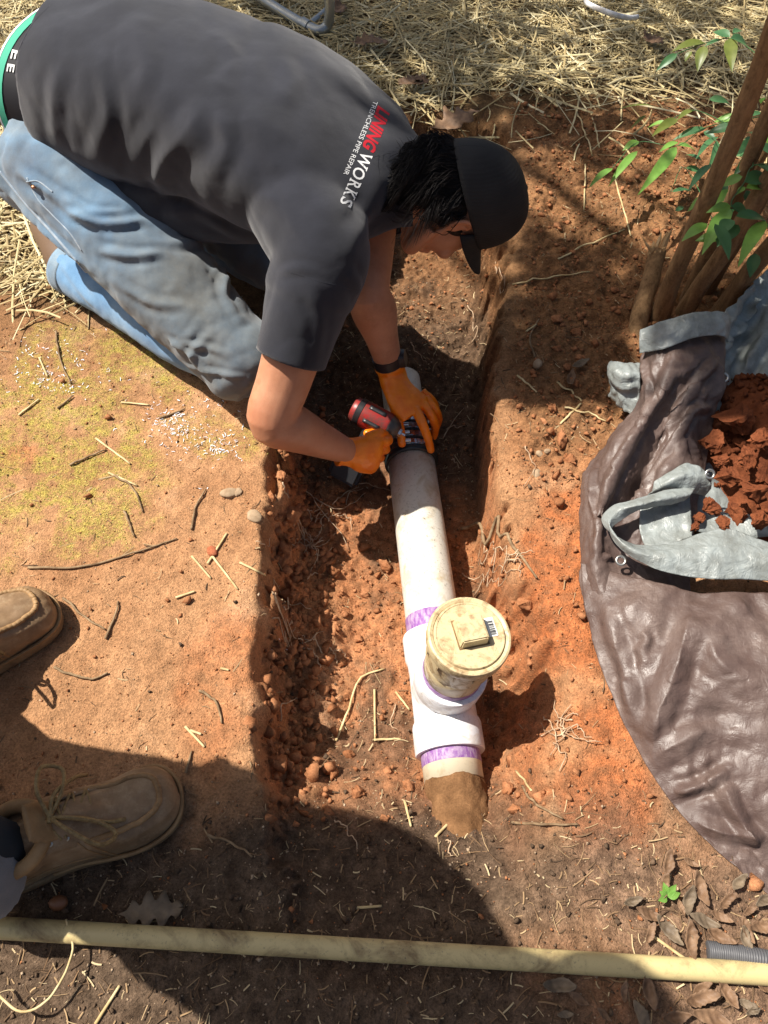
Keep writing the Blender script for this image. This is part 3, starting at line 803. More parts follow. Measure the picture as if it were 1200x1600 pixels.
q.color(q.ramp(q.noise(40, 4), [(.3, (.86, .17, .004)), (.7, (.98, .27, .012))])); q.bump(q.noise(130, 4, .6, dist=2.), .35, .0015)
M_hair = mat('black_hair', (.011, .008, .007), .55, .3)
M_cap = mat('black_mesh_cap', (.016, .016, .017), .8, .3)
M_black = mat('black_plastic', (.016, .016, .018), .42, .5)
M_boot = mat('brown_leather', (.12, .07, .04), .6, .4)
M_white_print = mat('white_print', (.74, .74, .73), .7, .2)
M_red_print = mat('red_print', (.55, .022, .035), .7, .2)
M_green = mat('green_print', (.08, .42, .28), .8, .2)
M_pink = mat('pink_print', (.62, .09, .20), .8, .2)
M_eye = mat('eye_white', (.7, .68, .64), .2, .5)

man = empty('person', (-.45, 1.32, 0), label='kneeling person in black cap, charcoal t-shirt and orange gloves bent over the pipe', category='person')
SH = Vector((-.335, -.94, 0)).normalized()          # towards his right shoulder
hipR, hipL = Vector((-.645, 1.43, .335)), Vector((-.59, 1.63, .335))
kneeR, kneeL = P(388, 575, .100), Vector((-.20, 1.44, .09))
ankR, ankL = P(112, 420, .060), Vector((-.72, 1.80, .07))
shR, shL = Vector((-.115, 1.135, .370)), Vector((-.015, 1.50, .375))
elR, wrR = P(425, 655, .125), P(543, 706, -.045)
elL, wrL = P(576, 455, .20), P(612, 582, -.015)
pel = (hipR + hipL) / 2
neck = Vector((.015, 1.325, .405))
def row(p, *r): return (p[0], p[1], p[2], *r)

# ---- head frame: looking down at the work, crown towards the shrub
hf = Vector((.15, .06, -.985)).normalized()
hc = Vector((.985, .03, -.03)); hc = (hc - hf * hc.dot(hf)).normalized()
hr = hf.cross(hc).normalized()
HEAD = P(702, 318, .385)
HM = Matrix((hr, -hf, hc)).transposed()          # local x = right, -y = face, z = crown
def hd(x, y, z): return HEAD + HM @ Vector((x, y, z))
AX = (hr, -hf, hc)
def arm(a, b, c, r):
    """shoulder, elbow, wrist with muscle bulges"""
    return tube([row(a, r[0], r[0]), row(a.lerp(b, .35), r[1], r[1]), row(a.lerp(b, .75), r[2], r[2]), row(b, r[3], r[3]),
                 row(b.lerp(c, .22), r[4], r[4] * 1.08), row(b.lerp(c, .55), r[5], r[5]), row(c, r[6], r[6] * 1.12), row(c + (c - b) * .12, r[6], r[6] * 1.1)], 30, 20)
body_parts = [
    arm(shR, elR, wrR, (.060, .059, .053, .050, .049, .040, .0275)),
    arm(shL, elL, wrL, (.058, .055, .048, .045, .046, .037, .0265)),
    tube([row(pel + Vector((-.03, 0, .02)), .10, .15), row(pel.lerp(neck, .35) + Vector((0, 0, .02)), .095, .135), row(pel.lerp(neck, .75), .10, .16), row(neck + Vector((-.03, 0, -.03)), .07, .10)], 20, 24),
    tube([row(shR, .055), row((shR + shL) / 2 + Vector((.0, 0, .02)), .07), row(shL, .055)], 12, 16),
    tube([row(neck + Vector((-.05, .0, -.01)), .062), row(neck, .056), row(neck.lerp(hd(0, .015, -.05), .6), .053), row(hd(0, .015, -.03), .058)], 14, 18),
    tube([row(hipR, .08), row(kneeR, .055)], 8, 16), tube([row(hipL, .08), row(kneeL, .055)], 8, 16),
    tube([row(kneeR, .052), row(kneeR.lerp(ankR, .3), .05), row(ankR, .035)], 8, 14), tube([row(kneeL, .052), row(kneeL.lerp(ankL, .3), .05), row(ankL, .035)], 8, 14),
    # head
    ball(hd(0, .012, .045), (.074, .094, .088), AX), ball(hd(0, -.035, -.01), (.062, .062, .075), AX), ball(hd(0, -.048, -.068), (.040, .038, .032), AX),
    tube([row(hd(.058, .0, -.035), .016), row(hd(.050, -.035, -.068), .017), row(hd(.02, -.07, -.085), .017), row(hd(-.02, -.07, -.085), .017), row(hd(-.050, -.035, -.068), .017), row(hd(-.058, 0, -.035), .016)], 20, 10),
    tube([row(hd(0, -.088, .022), .009), row(hd(0, -.105, .0), .011), row(hd(0, -.113, -.022), .014, .015), row(hd(0, -.095, -.028), .010)], 12, 10),
    ball(hd(0, -.090, -.052), (.024, .012, .008), AX), ball(hd(0, -.088, -.064), (.022, .012, .008), AX),
    tube([row(hd(-.045, -.078, .030), .008), row(hd(0, -.094, .033), .009), row(hd(.045, -.078, .030), .008)], 12, 8),
    ball(hd(.038, -.072, -.018), (.022, .02, .018), AX), ball(hd(-.038, -.072, -.018), (.022, .02, .018), AX)]
for s in (1, -1):      # ears: a rim, a lobe and a hollow behind it
    body_parts.append(tube([row(hd(s * .073, .000, -.022), .0055), row(hd(s * .078, .012, -.008), .005), row(hd(s * .083, .024, .012), .005), row(hd(s * .084, .020, .030), .005), row(hd(s * .080, .006, .034), .005), row(hd(s * .074, -.004, .024), .005)], 22, 8))
    body_parts.append(ball(hd(s * .074, .009, .008), (.006, .014, .022), AX))
    body_parts.append(ball(hd(s * .074, .001, -.022), (.006, .008, .010), AX))
bme = fuse(body_parts, .0042, 5)
link('body', bme, M_skin, man)
for s in (1, -1):
    build('eye', ball(hd(s * .030, -.074, .010), .0110), M_eye, man)
    build('eyebrow', tube([row(hd(s * .014, -.094, .028), .003, .004), row(hd(s * .030, -.090, .032), .003, .005), row(hd(s * .046, -.077, .028), .002, .003)], 10, 8), M_hair, man)

# ---- t-shirt
up_ = Vector((0, 0, 1))
mid = lambda k: pel.lerp(neck, k)
shirt_parts = [
    tube([row(pel + Vector((-.005, .060, .125)), .138, .172), row(pel + Vector((.025, .045, .138)), .148, .188), row(mid(.18) + up_ * .138 + Vector((0, .03, 0)), .150, .188), row(mid(.42) + up_ * .112 + Vector((0, .02, 0)), .148, .186),
          row(mid(.66) + up_ * .072, .140, .198), row(mid(.84) + up_ * .026, .116, .196), row(mid(.96) + up_ * .008, .088, .155), row(mid(1.04), .070, .090), row(mid(1.09), .066, .078)], 40, 40, power=2.35),
    # belly of the shirt hanging loose below
    tube([row(mid(.10) + up_ * -.01 + SH * .02, .10, .13), row(mid(.4) + up_ * -.03 + SH * .03, .10, .13), row(mid(.7) + up_ * -.02, .10, .14), row(mid(.85), .09, .14)], 16, 24),
    tube([row(shR + Vector((-.03, .10, .0)), .085), row(shR + Vector((.0, .02, .004)), .080, .082), row(shR.lerp(elR, .30), .074, .077), row(shR.lerp(elR, .52), .069, .073), row(shR.lerp(elR, .62), .067, .071)], 20, 26, ref=(1, .2, .2)),
    tube([row(shL + Vector((-.04, -.10, .0)), .085), row(shL + Vector((.0, -.01, .0)), .078), row(shL.lerp(elL, .35), .072), row(shL.lerp(elL, .60), .068)], 20, 24),
    tube([row(mid(.72) + up_ * .045 + SH * .06, .105, .11), row(mid(.80) + up_ * .02 + SH * .13, .100, .100), row(shR + Vector((.0, .015, .006)), .090, .088), row(shR.lerp(elR, .22), .080, .082)], 16, 26),
    # collar
    tube([row(neck + Vector((-.045, 0, -.002)), .072, .080), row(neck + Vector((-.012, 0, -.004)), .064, .068)], 6, 24)]
sme = fuse(shirt_parts, .0055, 14)
open_end(sme, shR.lerp(elR, .585), elR - shR, .11)
open_end(sme, shL.lerp(elL, .56), elL - shL, .10)
open_end(sme, pel + Vector((.0, .058, .125)), (-.93, .36, .10), .26)
sb = bvh_of(sme)
cc = coords(sme)
wst = sstep(.05, -.35, (cc[:, 0] + .35)) 
push(sme, (.25 + .75 * wst) * .0080 * crumple(cc, 8, 91) + .0028 * crumple(cc, 19, 92))
push(sme, wst * .005 * (np.abs(noise(cc * A((9, 5, 7)) + .6 * fbm(cc * 6, 2, 36)[:, None], 37)) - .3) + .004 * (np.abs(noise(cc * A((10, 7, 9)) + .5 * fbm(cc * 7, 2, 38)[:, None], 39)) - .3))
push(sme, .007 * fbm(cc * A((4, 4, 4)), 2, 31) + .0015 * fbm(cc * A((12, 20, 16)), 3, 32))
folds(sme, [
    ([(330, 145), (300, 200), (255, 250), (245, 310)], 0.0225, 0.0081), ([(255, 185), (225, 225), (215, 290)], 0.0150, 0.0056),
    ([(340, 170), (355, 230), (330, 280)], 0.0150, 0.0050), ([(160, 100), (170, 180), (150, 250), (120, 290)], 0.0150, 0.0056),
    ([(105, 90), (85, 160), (95, 230)], 0.0150, 0.0043), ([(60, 215), (70, 250), (100, 280)], 0.0112, 0.0074), ([(95, 270), (130, 275), (175, 265)], 0.0125, 0.0074),
    ([(175, 300), (240, 300), (300, 305)], 0.0150, 0.0074), ([(250, 335), (310, 330), (380, 370)], 0.0150, 0.0062),
    ([(560, 330), (585, 370), (600, 420)], 0.0125, 0.0062), ([(590, 260), (575, 330), (530, 400)], 0.0175, 0.0062),
    ([(430, 430), (470, 420), (560, 440)], 0.0088, 0.0037), ([(540, 420), (560, 460), (555, 510)], 0.0112, 0.0056), ([(480, 440), (500, 500), (495, 560)], 0.0112, 0.0037),
    ([(350, 60), (365, 90), (350, 130)], 0.0150, 0.0037), ([(440, 90), (455, 130), (440, 170)], 0.0175, 0.0037), ([(210, 40), (230, 110), (210, 160)], 0.0175, 0.0043),
    ([(310, 200), (400, 190), (470, 230)], 0.0250, 0.0037), ([(390, 300), (440, 320), (470, 380)], 0.0200, 0.0043)], sb)
shirt = link('t_shirt', sme, M_shirt, man)
md = shirt.modifiers.new('thickness', 'SOLIDIFY'); md.thickness = .0025; md.offset = 0
sb = bvh_of(sme)
def on_cloth(name, pts, bvh, r, mat_, parent, n=40, seg=6, off=0.0):
    q = [hit(bvh, u, v, off) for u, v in catmull([(*p, 0) for p in pts], n)[:, :2]]
    q = [x for x in q if x is not None]
    if len(q) > 3: return build(name, tube([row(x, r) for x in q], len(q) * 2, seg), mat_, parent)
on_cloth('sleeve_hem', [(420, 500), (445, 526), (475, 545), (512, 556)], sb, .0013, M_shirt, shirt)
on_cloth('shoulder_seam', [(408, 425), (450, 425), (500, 440), (560, 455), (588, 478)], sb, .0016, M_shirt, shirt)
on_cloth('hem', [(78, 10), (52, 38), (30, 80), (18, 130), (16, 180), (28, 215)], sb, .0018, M_shirt, shirt)

# ---- lettering across the back of the shirt
def text_mesh(s, bold=0.0, shear=0.0):
    cu = bpy.data.curves.new('t', 'FONT'); cu.body = s; cu.size = 1; cu.offset = bold; cu.shear = shear; cu.resolution_u = 3
    o = bpy.data.objects.new('t', cu); COL.objects.link(o)
    dg = bpy.context.evaluated_depsgraph_get(); dg.update()
    me = bpy.data.meshes.new_from_object(o.evaluated_get(dg)); bpy.data.objects.remove(o)
    bm = bmesh.new(); bm.from_mesh(me); bmesh.ops.triangulate(bm, faces=bm.faces[:])
    bmesh.ops.subdivide_edges(bm, edges=bm.edges[:], cuts=1, use_grid_fill=True); bmesh.ops.triangulate(bm, faces=bm.faces[:])
    V = A([v.co[:2] for v in bm.verts]); F = [tuple(v.index for v in f.verts) for f in bm.faces]; bm.free()
    V[:, 0] -= V[:, 0].min(); V[:, 0] /= V[:, 0].max(); V[:, 1] /= max(V[:, 1].max(), 1e-6)
    return V, F
def print_on(name, V, F, base, upv, bvh, mat_, parent, off=.0016):
    """V in (0..1 along, 0..1 up) laid along the base line on the surface"""
    b = catmull([(*p, 0) for p in base], 60)[:, :2]
    L = np.r_[0, np.cumsum(np.linalg.norm(np.diff(b, axis=0), axis=1))]; L /= L[-1]
    out = []
    for s, t in V:
        x = np.interp(s, L, b[:, 0]) + upv[0] * t; y = np.interp(s, L, b[:, 1]) + upv[1] * t
        h = hit(bvh, x, y, off); out.append(h)
    ok = [h is not None for h in out]
    F = [f for f in F if all(ok[i] for i in f)]
    out = [h if h is not None else Vector((0, 0, 0)) for h in out]
    used = sorted({i for f in F for i in f}); mp = {i: k for k, i in enumerate(used)}
    if not F: return None
    return build(name, (A([tuple(out[i]) for i in used]), [tuple(mp[i] for i in f) for f in F]), mat_, parent, smooth=False)
V, F = text_mesh('LINING', .035, .25)
print_on('lettering', V, F, [(591, 166), (579, 198), (565, 232)], (19, 9), sb, M_red_print, shirt)
# slab serifs are added to the plain letters of the second word
def bar(x0, x1, y0, y1):
    n = 4; v = A([(x0 + (x1 - x0) * i / n, y) for i in range(n + 1) for y in (y0, y1)])
    return v, [(2 * i, 2 * i + 2, 2 * i + 3, 2 * i + 1) for i in range(n)]
SERIF = {'W': [(-.06, .20, .92, 1), (.80, 1.06, .92, 1)], 'O': [], 'R': [(-.12, .34, 0, .08), (-.12, .2, .92, 1), (.78, 1.12, 0, .08)],
         'K': [(-.12, .34, 0, .08), (-.12, .34, .92, 1), (.72, 1.12, 0, .08), (.66, 1.08, .92, 1)], 'S': [(-.02, .10, .0, .26), (.88, 1.0, .74, 1)]}
parts_ = []
for ch, x0, x1 in (('W', 0, .27), ('O', .285, .485), ('R', .53, .66), ('K', .705, .835), ('S', .875, 1)):
    v, f = text_mesh(ch, .014, 0)
    for v_, f_ in [(v, f)] + [bar(*b) for b in SERIF[ch]]:
        v_ = A(v_); parts_.append((np.c_[x0 + v_[:, 0] * (x1 - x0), v_[:, 1], np.zeros(len(v_))], f_))
V, F = join(parts_)
print_on('lettering', V[:, :2], F, [(565, 236), (550, 272), (530, 317)], (17, 9), sb, M_white_print, shirt)
V, F = text_mesh('TRENCHLESS PIPE REPAIR', 0, 0)
print_on('lettering', V, F, [(583, 158), (571, 190), (554, 230), (536, 272)], (7, 3), sb, M_white_print, shirt)

# ---- jeans
jean_parts = [
    tube([row(pel + Vector((-.10, .03, .035)), .125, .165), row(pel + Vector((-.05, 0, .0)), .13, .175), row(pel + Vector((.03, -.02, -.05)), .10, .15)], 12, 28),
    tube([row(hipR + Vector((-.06, .04, .01)), .115, .105), row(hipR, .110, .115), row(hipR.lerp(kneeR, .45), .098, .108), row(hipR.lerp(kneeR, .8), .086, .095), row(kneeR, .080, .085), row(kneeR + (kneeR - hipR) * .07, .06, .065)], 26, 28),
    tube([row(hipL + Vector((-.05, .03, .01)), .115, .11), row(hipL, .108), row(hipL.lerp(kneeL, .5), .092), row(kneeL, .078), row(kneeL + (kneeL - hipL) * .06, .06)], 22, 24)]
low_parts = [
    tube([row(kneeR + Vector((.01, .01, -.018)), .062, .066), row(kneeR.lerp(ankR, .3) + Vector((0, 0, -.01)), .066, .072), row(kneeR.lerp(ankR, .7), .062, .066), row(ankR, .058, .062)], 22, 26)]
lowL = [tube([row(kneeL + Vector((0, 0, -.015)), .062), row(kneeL.lerp(ankL, .3), .068), row(ankL, .056)], 16, 20)]
jme = fuse(jean_parts + lowL, .0055, 6)
jb = bvh_of(jme)
cc = coords(jme)
ax_ = (kneeR - hipR).normalized()
alj = (cc - A(hipR)) @ A(ax_); perp = cc - A(hipR) - alj[:, None] * A(ax_)
qj = np.c_[alj * 26, perp[:, 0] * 7, perp[:, 2] * 7 + perp[:, 1] * 7] + .8 * fbm(cc * 9, 2, 43)[:, None]
push(jme, .006 * (np.abs(noise(qj, 44)) - .3) * (.35 + .65 * sstep(.05, -.2, alj) + .5 * sstep(.28, .4, alj)))
push(jme, .0050 * crumple(cc, 12, 93) + .0020 * crumple(cc, 30, 94))
push(jme, .004 * fbm(cc * A((9, 9, 9)), 3, 41) + .0016 * fbm(cc * 34, 3, 42))
folds(jme, [
    ([(150, 500), (230, 570), (330, 605)], .010, -.018), ([(110, 420), (190, 500), (270, 560)], .008, -.012),
    ([(330, 520), (300, 560), (330, 590)], .009, .008), ([(360, 560), (330, 545), (270, 535)], .007, .007), ([(390, 590), (350, 585), (290, 570)], .006, .006),
    ([(180, 440), (230, 470), (300, 480)], .010, .006), ([(330, 415), (360, 450), (400, 480)], .010, .010), ([(345, 400), (350, 450), (375, 500)], .010, .010),
    ([(20, 260), (90, 310), (170, 370)], .010, .010), ([(100, 330), (170, 350), (230, 345)], .009, .010), ([(10, 300), (60, 350), (140, 420)], .012, .010),
    ([(90, 300), (140, 330), (200, 335)], .007, .008), ([(150, 390), (210, 400), (260, 395)], .009, .008), ([(210, 520), (260, 530), (310, 560)], .007, .007),
    ([(240, 380), (300, 380), (330, 400)], .010, .008), ([(0, 340), (60, 400), (140, 470)], .010, -.010), ([(190, 545), (260, 590), (340, 612)], .006, -.010)], jb)
cj = coords(jme); al = np.clip(((cj - A(hipR)) @ A(ax_)) / (kneeR - hipR).length, -.5, 1.3)
near = np.exp(-(np.linalg.norm(cj - (A(hipR) + al[:, None] * A(kneeR - hipR)), axis=1) / .16) ** 2)
dm = sstep(.12, .62, al + .25 * fbm(cj * 7, 4, 49)) * near
dm = np.maximum(dm, .5 * sstep(-.1, .5, fbm(cj * 12, 4, 50)) * sstep(.0, .3, al))
color_attr(jme, 'dirt', dm, sstep(-.1, .4, fbm(cj * 9, 3, 52)), dm)
jeans = link('jeans', jme, M_jeans, man, label='faded blue jeans with a dirty knee')
lme = fuse(low_parts, .0055, 4); open_end(lme, ankR, ankR - kneeR, .11); lb = bvh_of(lme); cc = coords(lme)
push(lme, .0030 * crumple(cc, 14, 95) + .004 * fbm(cc * 10, 3, 47) + .0015 * fbm(cc * 34, 3, 48))
folds(lme, [([(95, 405), (150, 480), (220, 545)], .010, .006), ([(150, 500), (170, 520), (180, 545)], .007, .005), ([(230, 570), (270, 595), (330, 615)], .006, .007)], lb)
link('jeans_lower_leg', lme, M_jeans2, man, label='bright blue lower jeans leg')
jb = bvh_of(jme)
M_seam = cloth('denim_seam', [(.3, (.20, .27, .34)), (.7, (.40, .45, .50))], 40)
on_cloth('seam', [(0, 268), (40, 318), (85, 368), (135, 425)], jb, .0028, M_seam, jeans)
on_cloth('pocket_seam', [(42, 278), (60, 312), (82, 336), (110, 365), (128, 392)], jb, .0017, M_seam, jeans)
on_cloth('pocket_seam', [(42, 284), (60, 284), (82, 300)], jb, .0017, M_seam, jeans)
h = hit(jb, 53, 291, .001)
if h is not None: build('rivet', ball(h, (.005, .005, .003)), mat('copper_rivet', (.35, .17, .09), .4, .5, .8), jeans)
# turned cuff
build('cuff', tube([row(ankR.lerp(kneeR, .05), .0605, .0645), row(ankR.lerp(kneeR, -.01), .0612, .0655)], 6, 30), M_jeans, jeans)
# waistband of the shorts, seen between shirt and jeans
wb_c = pel + Vector((-.040, .072, .112))
wd = Vector((-.93, .36, .05)).normalized()
wb = build('waistband', tube([row(wb_c - wd * .03, .118, .166), row(wb_c + wd * .035, .121, .170)], 6, 48, power=2.3), mat('black_elastic', (.014, .014, .018), .7), man)
V, F = text_mesh('E', .02, 0)
wbv = bvh_of(wb.data)
print_on('lettering', V, F, [(20, 78), (17, 92)], (13, 3), wbv, M_white_print, wb)
print_on('lettering', V, F, [(13, 100), (11, 112)], (11, 2), wbv, M_white_print, wb)
build('stripe', tube([row(wb_c + wd * .018, .1215, .1705), row(wb_c + wd * .032, .1222, .1712)], 4, 48, caps=False, power=2.3), M_green, wb)
build('stripe', tube([row(wb_c + wd * .033, .1222, .1712), row(wb_c + wd * .037, .1224, .1714)], 4, 48, caps=False, power=2.3), M_white_print, wb)
# boots of the kneeling man, mostly out of the picture
for ank, kn in ((ankR, kneeR), (ankL, kneeL)):
    back = Vector((-.50, .86, -.03)).normalized() if ank is ankR else (ank - kn).normalized()
    ft = fuse([tube([row(ank - back * .03 + Vector((0, 0, .0)), .048), row(ank + back * .05, .050), row(ank + back * .12 + Vector((0, 0, -.01)), .046), row(ank + back * .22 + Vector((0, 0, -.02)), .038, .045), row(ank + back * .27 + Vector((0, 0, -.026)), .026, .038)], 20, 18)], .006, 3)
    link('boot', ft, M_boot, man)

# ---- gloves
def finger(pts, r0, r1): 
    n = len(pts); return tube([row(p, r0 + (r1 - r0) * i / (n - 1)) for i, p in enumerate(pts)] , 12, 12) 
def tips(pts, r1): return ball(pts[-1], r1 * 1.03)
# left hand spread over the coupling
fl = [([P(616, 632, -.050), P(621, 655, -.066), P(626, 676, -.078), P(628, 693, -.088)], .0130, .0092),
      ([P(650, 640, -.048), P(660, 662, -.052), P(668, 683, -.078), P(673, 703, -.108)], .0118, .0088),
      ([P(662, 632, -.055), P(675, 652, -.068), P(681, 668, -.105), P(678, 682, -.140)], .0112, .0085),
      ([P(664, 622, -.058), P(680, 640, -.075), P(686, 655, -.112), P(682, 668, -.145)], .0106, .0080),
      ([P(660, 612, -.060), P(676, 626, -.082), P(682, 640, -.115), P(678, 652, -.140)], .0096, .0072)]
lp = [tube([row(wrL.lerp(elL, .10), .030, .034), row(wrL, .029, .033), row(P(620, 605, -.030), .022, .036), row(P(636, 628, -.044), .020, .044), row(P(650, 645, -.056), .013, .040)], 18, 20, ref=(0, -.3, 1)),
      ball(P(618, 625, -.050), (.020, .024, .018)), ball(P(655, 626, -.054), (.020, .020, .016))]
for pts, a, b in fl: lp += [finger(pts, a, b), tips(pts, b)]
gl = fuse(lp, .0024, 4)
cc = coords(gl); push(gl, .0009 * fbm(cc * A((60, 60, 90)), 3, 45, ridged=True))
link('glove', gl, M_glove, man)
build('glove_cuff', tube([row(wrL.lerp(elL, .085), .0318, .0358), row(wrL.lerp(elL, .11), .0312, .0352)], 5, 28, ref=(0, -.3, 1)), M_glove, man)
# right fist round the grip of the driver
fc = P(572, 709, -.060)
GRIP_D = (P(556, 742, -.125) - P(590, 672, -.040)).normalized()
fwd = (fc - wrR).normalized()
side_ = GRIP_D
nrm = fwd.cross(side_).normalized()
if nrm.z < 0: nrm = -nrm
rp = [tube([row(wrR - fwd * .018, .030, .032), row(wrR + fwd * .005, .029, .032), row(wrR + fwd * .03 + nrm * .004, .027, .042), row(wrR + fwd * .056 + nrm * .004, .024, .046), row(wrR + fwd * .070, .019, .044)], 18, 20, ref=tuple(nrm))]
for k in range(4):
    o = side_ * (-.034 + k * .0225)
    b = wrR + fwd * (.066 - abs(k - 1.2) * .004) + o
    pts = [b, b + fwd * .022 - nrm * .008, b + fwd * .024 - nrm * .034, b + fwd * .002 - nrm * .048, b - fwd * .018 - nrm * .040]
    rp += [finger(pts, .0118 - k * .0006, .0092 - k * .0004), tips(pts, .0092 - k * .0004)]
tb = wrR + fwd * .03 - side_ * .036
pts = [tb, tb + fwd * .028 - side_ * .012 - nrm * .010, tb + fwd * .048 - side_ * .004 - nrm * .026]
rp += [finger(pts, .0140, .0100), tips(pts, .0100)]
gr = fuse(rp, .0024, 5)
cc = coords(gr); push(gr, .0009 * fbm(cc * A((70, 40, 70)), 3, 46, ridged=True))
link('glove', gr, M_glove, man)
build('glove_cuff', tube([row(wrR - fwd * .022, .0320, .0335), row(wrR - fwd * .015, .0316, .0332)], 5, 28, ref=tuple(nrm)), M_glove, man)
# watch on the left wrist
wp = wrL.lerp(elL, .17); wdir = (elL - wrL).normalized()
watch = build('watch_strap', tube([row(wp - wdir * .012, .0315, .0350), row(wp + wdir * .012, .0325, .0358)], 5, 28, ref=(0, -.3, 1)), M_black, man, sharp=50)
wx = Vector((1, -.1, .35)); wx = (wx - wdir * wx.dot(wdir)).normalized()
build('watch_case', tube([row(wp + wx * .026, .019, .017), row(wp + wx * .041, .018, .016)], 6, 20, ref=tuple(wdir), power=4), M_black, watch, sharp=40)

# ---- hair under the cap
hr_parts = []
for i in range(3600):
    a = rng.uniform(-1.45, 1.45)            # round the back of the head
    zz = rng.uniform(-.062, .030)
    x0, y0 = .076 * math.sin(a), .014 + .096 * math.cos(a)
    if abs(a) > 1.0 and zz < -.0: continue
    k_lock = round(a * 7 + zz * 60)
    rl = np.random.default_rng(abs(int(k_lock)) + 5)     # neighbours share a wave
    L_ = rng.uniform(.065, .130) * (1 if abs(a) < 1.0 else .6)
    out = Vector((math.sin(a), math.cos(a), 0)); tang = Vector((math.cos(a), -math.sin(a), 0))
    sway = rl.normal(0, .30) + rng.normal(0, .10); curl = rl.uniform(.008, .017); ph = rl.uniform(0, 6.28); vol = rng.uniform(.002, .018)
    pts = []
    for k in range(9):
        t = k / 8
        pos = Vector((x0, y0, zz)) + out * (.002 + vol * math.sin(min(t * 3, 1.57))) + Vector((0, 0, -L_ * t)) + tang * (sway * L_ * t + curl * math.sin(t * 8.5 + ph) * min(1, t * 1.6)) + out * (curl * .7 * math.cos(t * 8.5 + ph) * min(1, t * 1.6))
        dz = max(0, -.02 - pos.z)
        pos -= out * (dz * .42)
        pts.append(row(hd(*pos), .0011 * (1 - .8 * t ** 2), .0007 * (1 - .8 * t ** 2)))
    hr_parts.append(tube(pts, 14, 3, ref=tuple(HM @ out), caps=False))
hair = build('hair', hr_parts, M_hair, man, label='dark wavy hair over the collar')
# close sideburn and nape under the locks
nap = fuse([ball(hd(0, .022, .015), (.074, .090, .062), AX), ball(hd(0, .055, -.030), (.062, .052, .040), AX)], .004, 3)
link('hair_underlayer', nap, M_hair, man)
build('sideburn', ball(hd(.0660, -.011, .012), (.0022, .006, .012), AX), M_hair, man)

# ---- cap
q = N(M_cap)
wv = q.n('ShaderNodeTexWave', wave_type='BANDS', bands_direction='Z'); q.put(wv.inputs['Vector'], q.co); wv.inputs['Scale'].default_value = 55
q.bump(wv.outputs['Color'], .25, .001); q.bump(q.noise(1200, 2), .4, .0006)
q.color(q.ramp(q.noise(12, 3), [(.3, (.012, .012, .013)), (.7, (.022, .022, .023))]))
cv, cf = [], []
nr, ns = 22, 64
tilt = R(-10)
for i in range(nr + 1):
    t = i / nr
    th = (math.pi / 2) * t                              # 0 at the rim, top at 90 degrees
    for j in range(ns):
        b = j * math.tau / ns
        e = .82 if t > 0 else 1
        rr = math.cos(th) ** .80
        x, y = .0830 * rr * math.cos(b), .1065 * rr * math.sin(b)
        rib = 1 + .010 * max(0, math.sin(th * 1.0)) * (abs(math.cos(b * 3)) ** 14) * (-.6)
        z = .108 * math.sin(th) ** .92
        x *= rib; y *= rib
        y2, z2 = y * math.cos(tilt) - z * math.sin(tilt) * 0 , z + y * math.sin(tilt)
        cv.append(tuple(hd(x, y2 + .010, z2 + .036)))
cf = [(i * ns + j, i * ns + (j + 1) % ns, (i + 1) * ns + (j + 1) % ns, (i + 1) * ns + j) for i in range(nr) for j in range(ns)]
capme = mesh_from(A(cv), cf, 'cap')
cap = link('cap', capme, M_cap, man, label='black mesh baseball cap')
md = cap.modifiers.new('thickness', 'SOLIDIFY'); md.thickness = .003; md.offset = -1
build('cap_button', ball(hd(0, .010, .1445), (.007, .007, .004), AX), M_cap, cap)
for k in range(3):                                       # panel seams
    b = k * math.pi / 3 + math.pi / 6; pts = []
    for t in np.linspace(-1, 1, 25):
        th = math.pi / 2 * (1 - abs(t)); sg = 1 if t > 0 else -1
        rr = math.cos(th) ** .80; x, y, z = sg * .0836 * rr * math.cos(b), sg * .1072 * rr * math.sin(b), .1086 * math.sin(th) ** .92
        pts.append(row(hd(x, y + .010, z + y * math.sin(tilt) + .036), .0012))
    build('cap_seam', tube(pts, 50, 5), M_cap, cap)
bv_, bf_ = [], []
na, nb2 = 24, 8
for i in range(na + 1):
    b = math.pi + math.pi * (.07 + .86 * i / na)
    for j in range(nb2 + 1):
        s = j / nb2
        ext = .076 * s * (math.sin((i / na) * math.pi) ** .55)
        x, y = .0825 * math.cos(b) * (1 - .06 * s), .1055 * math.sin(b) - ext
        z = .036 + (.1055 * math.sin(b)) * math.sin(tilt) - .05 * (x / .083) ** 2 * (s ** .7) * .55 - .004 * s
        bv_.append(tuple(hd(x, y + .010, z)))
bf_ = [(i * (nb2 + 1) + j, (i + 1) * (nb2 + 1) + j, (i + 1) * (nb2 + 1) + j + 1, i * (nb2 + 1) + j + 1) for i in range(na) for j in range(nb2)]
br = link('cap_brim', mesh_from(A(bv_), bf_, 'cap_brim'), M_cap, cap)
md = br.modifiers.new('thickness', 'SOLIDIFY'); md.thickness = .004; md.offset = 0

# ---- cordless driver in the right hand
M_red = mat('red_plastic', (.36, .018, .014), .42, .5); q = N(M_red)
q.color(q.mix(q.ramp(q.noise(55, 5, .7), [(.42, 0.0), (.66, .8)]), (.27, .016, .013), (.075, .045, .035)))
drv = empty('impact_driver', P(570, 700, -.10), label='red and black cordless impact driver held on the clamp screw', category='power tool')
t0, t1 = P(553, 638, -.050), P(632, 680, -.075)
ax_d = (t1 - t0).normalized(); Ld = (t1 - t0).length
build('motor_housing', lathe(t0, ax_d, [(.022, .028), (.026, .0315), (.085, .0315), (.092, .029)], 28), M_red, drv, sharp=40)
build('rear_cap', lathe(t0, ax_d, [(-.004, .012), (-.002, .024), (.004, .028), (.012, .029)], 28), M_red, drv, sharp=40)
build('rubber_band', lathe(t0, ax_d, [(.010, .029), (.012, .0318), (.024, .0318), (.026, .029)], 28), M_black, drv, sharp=40)
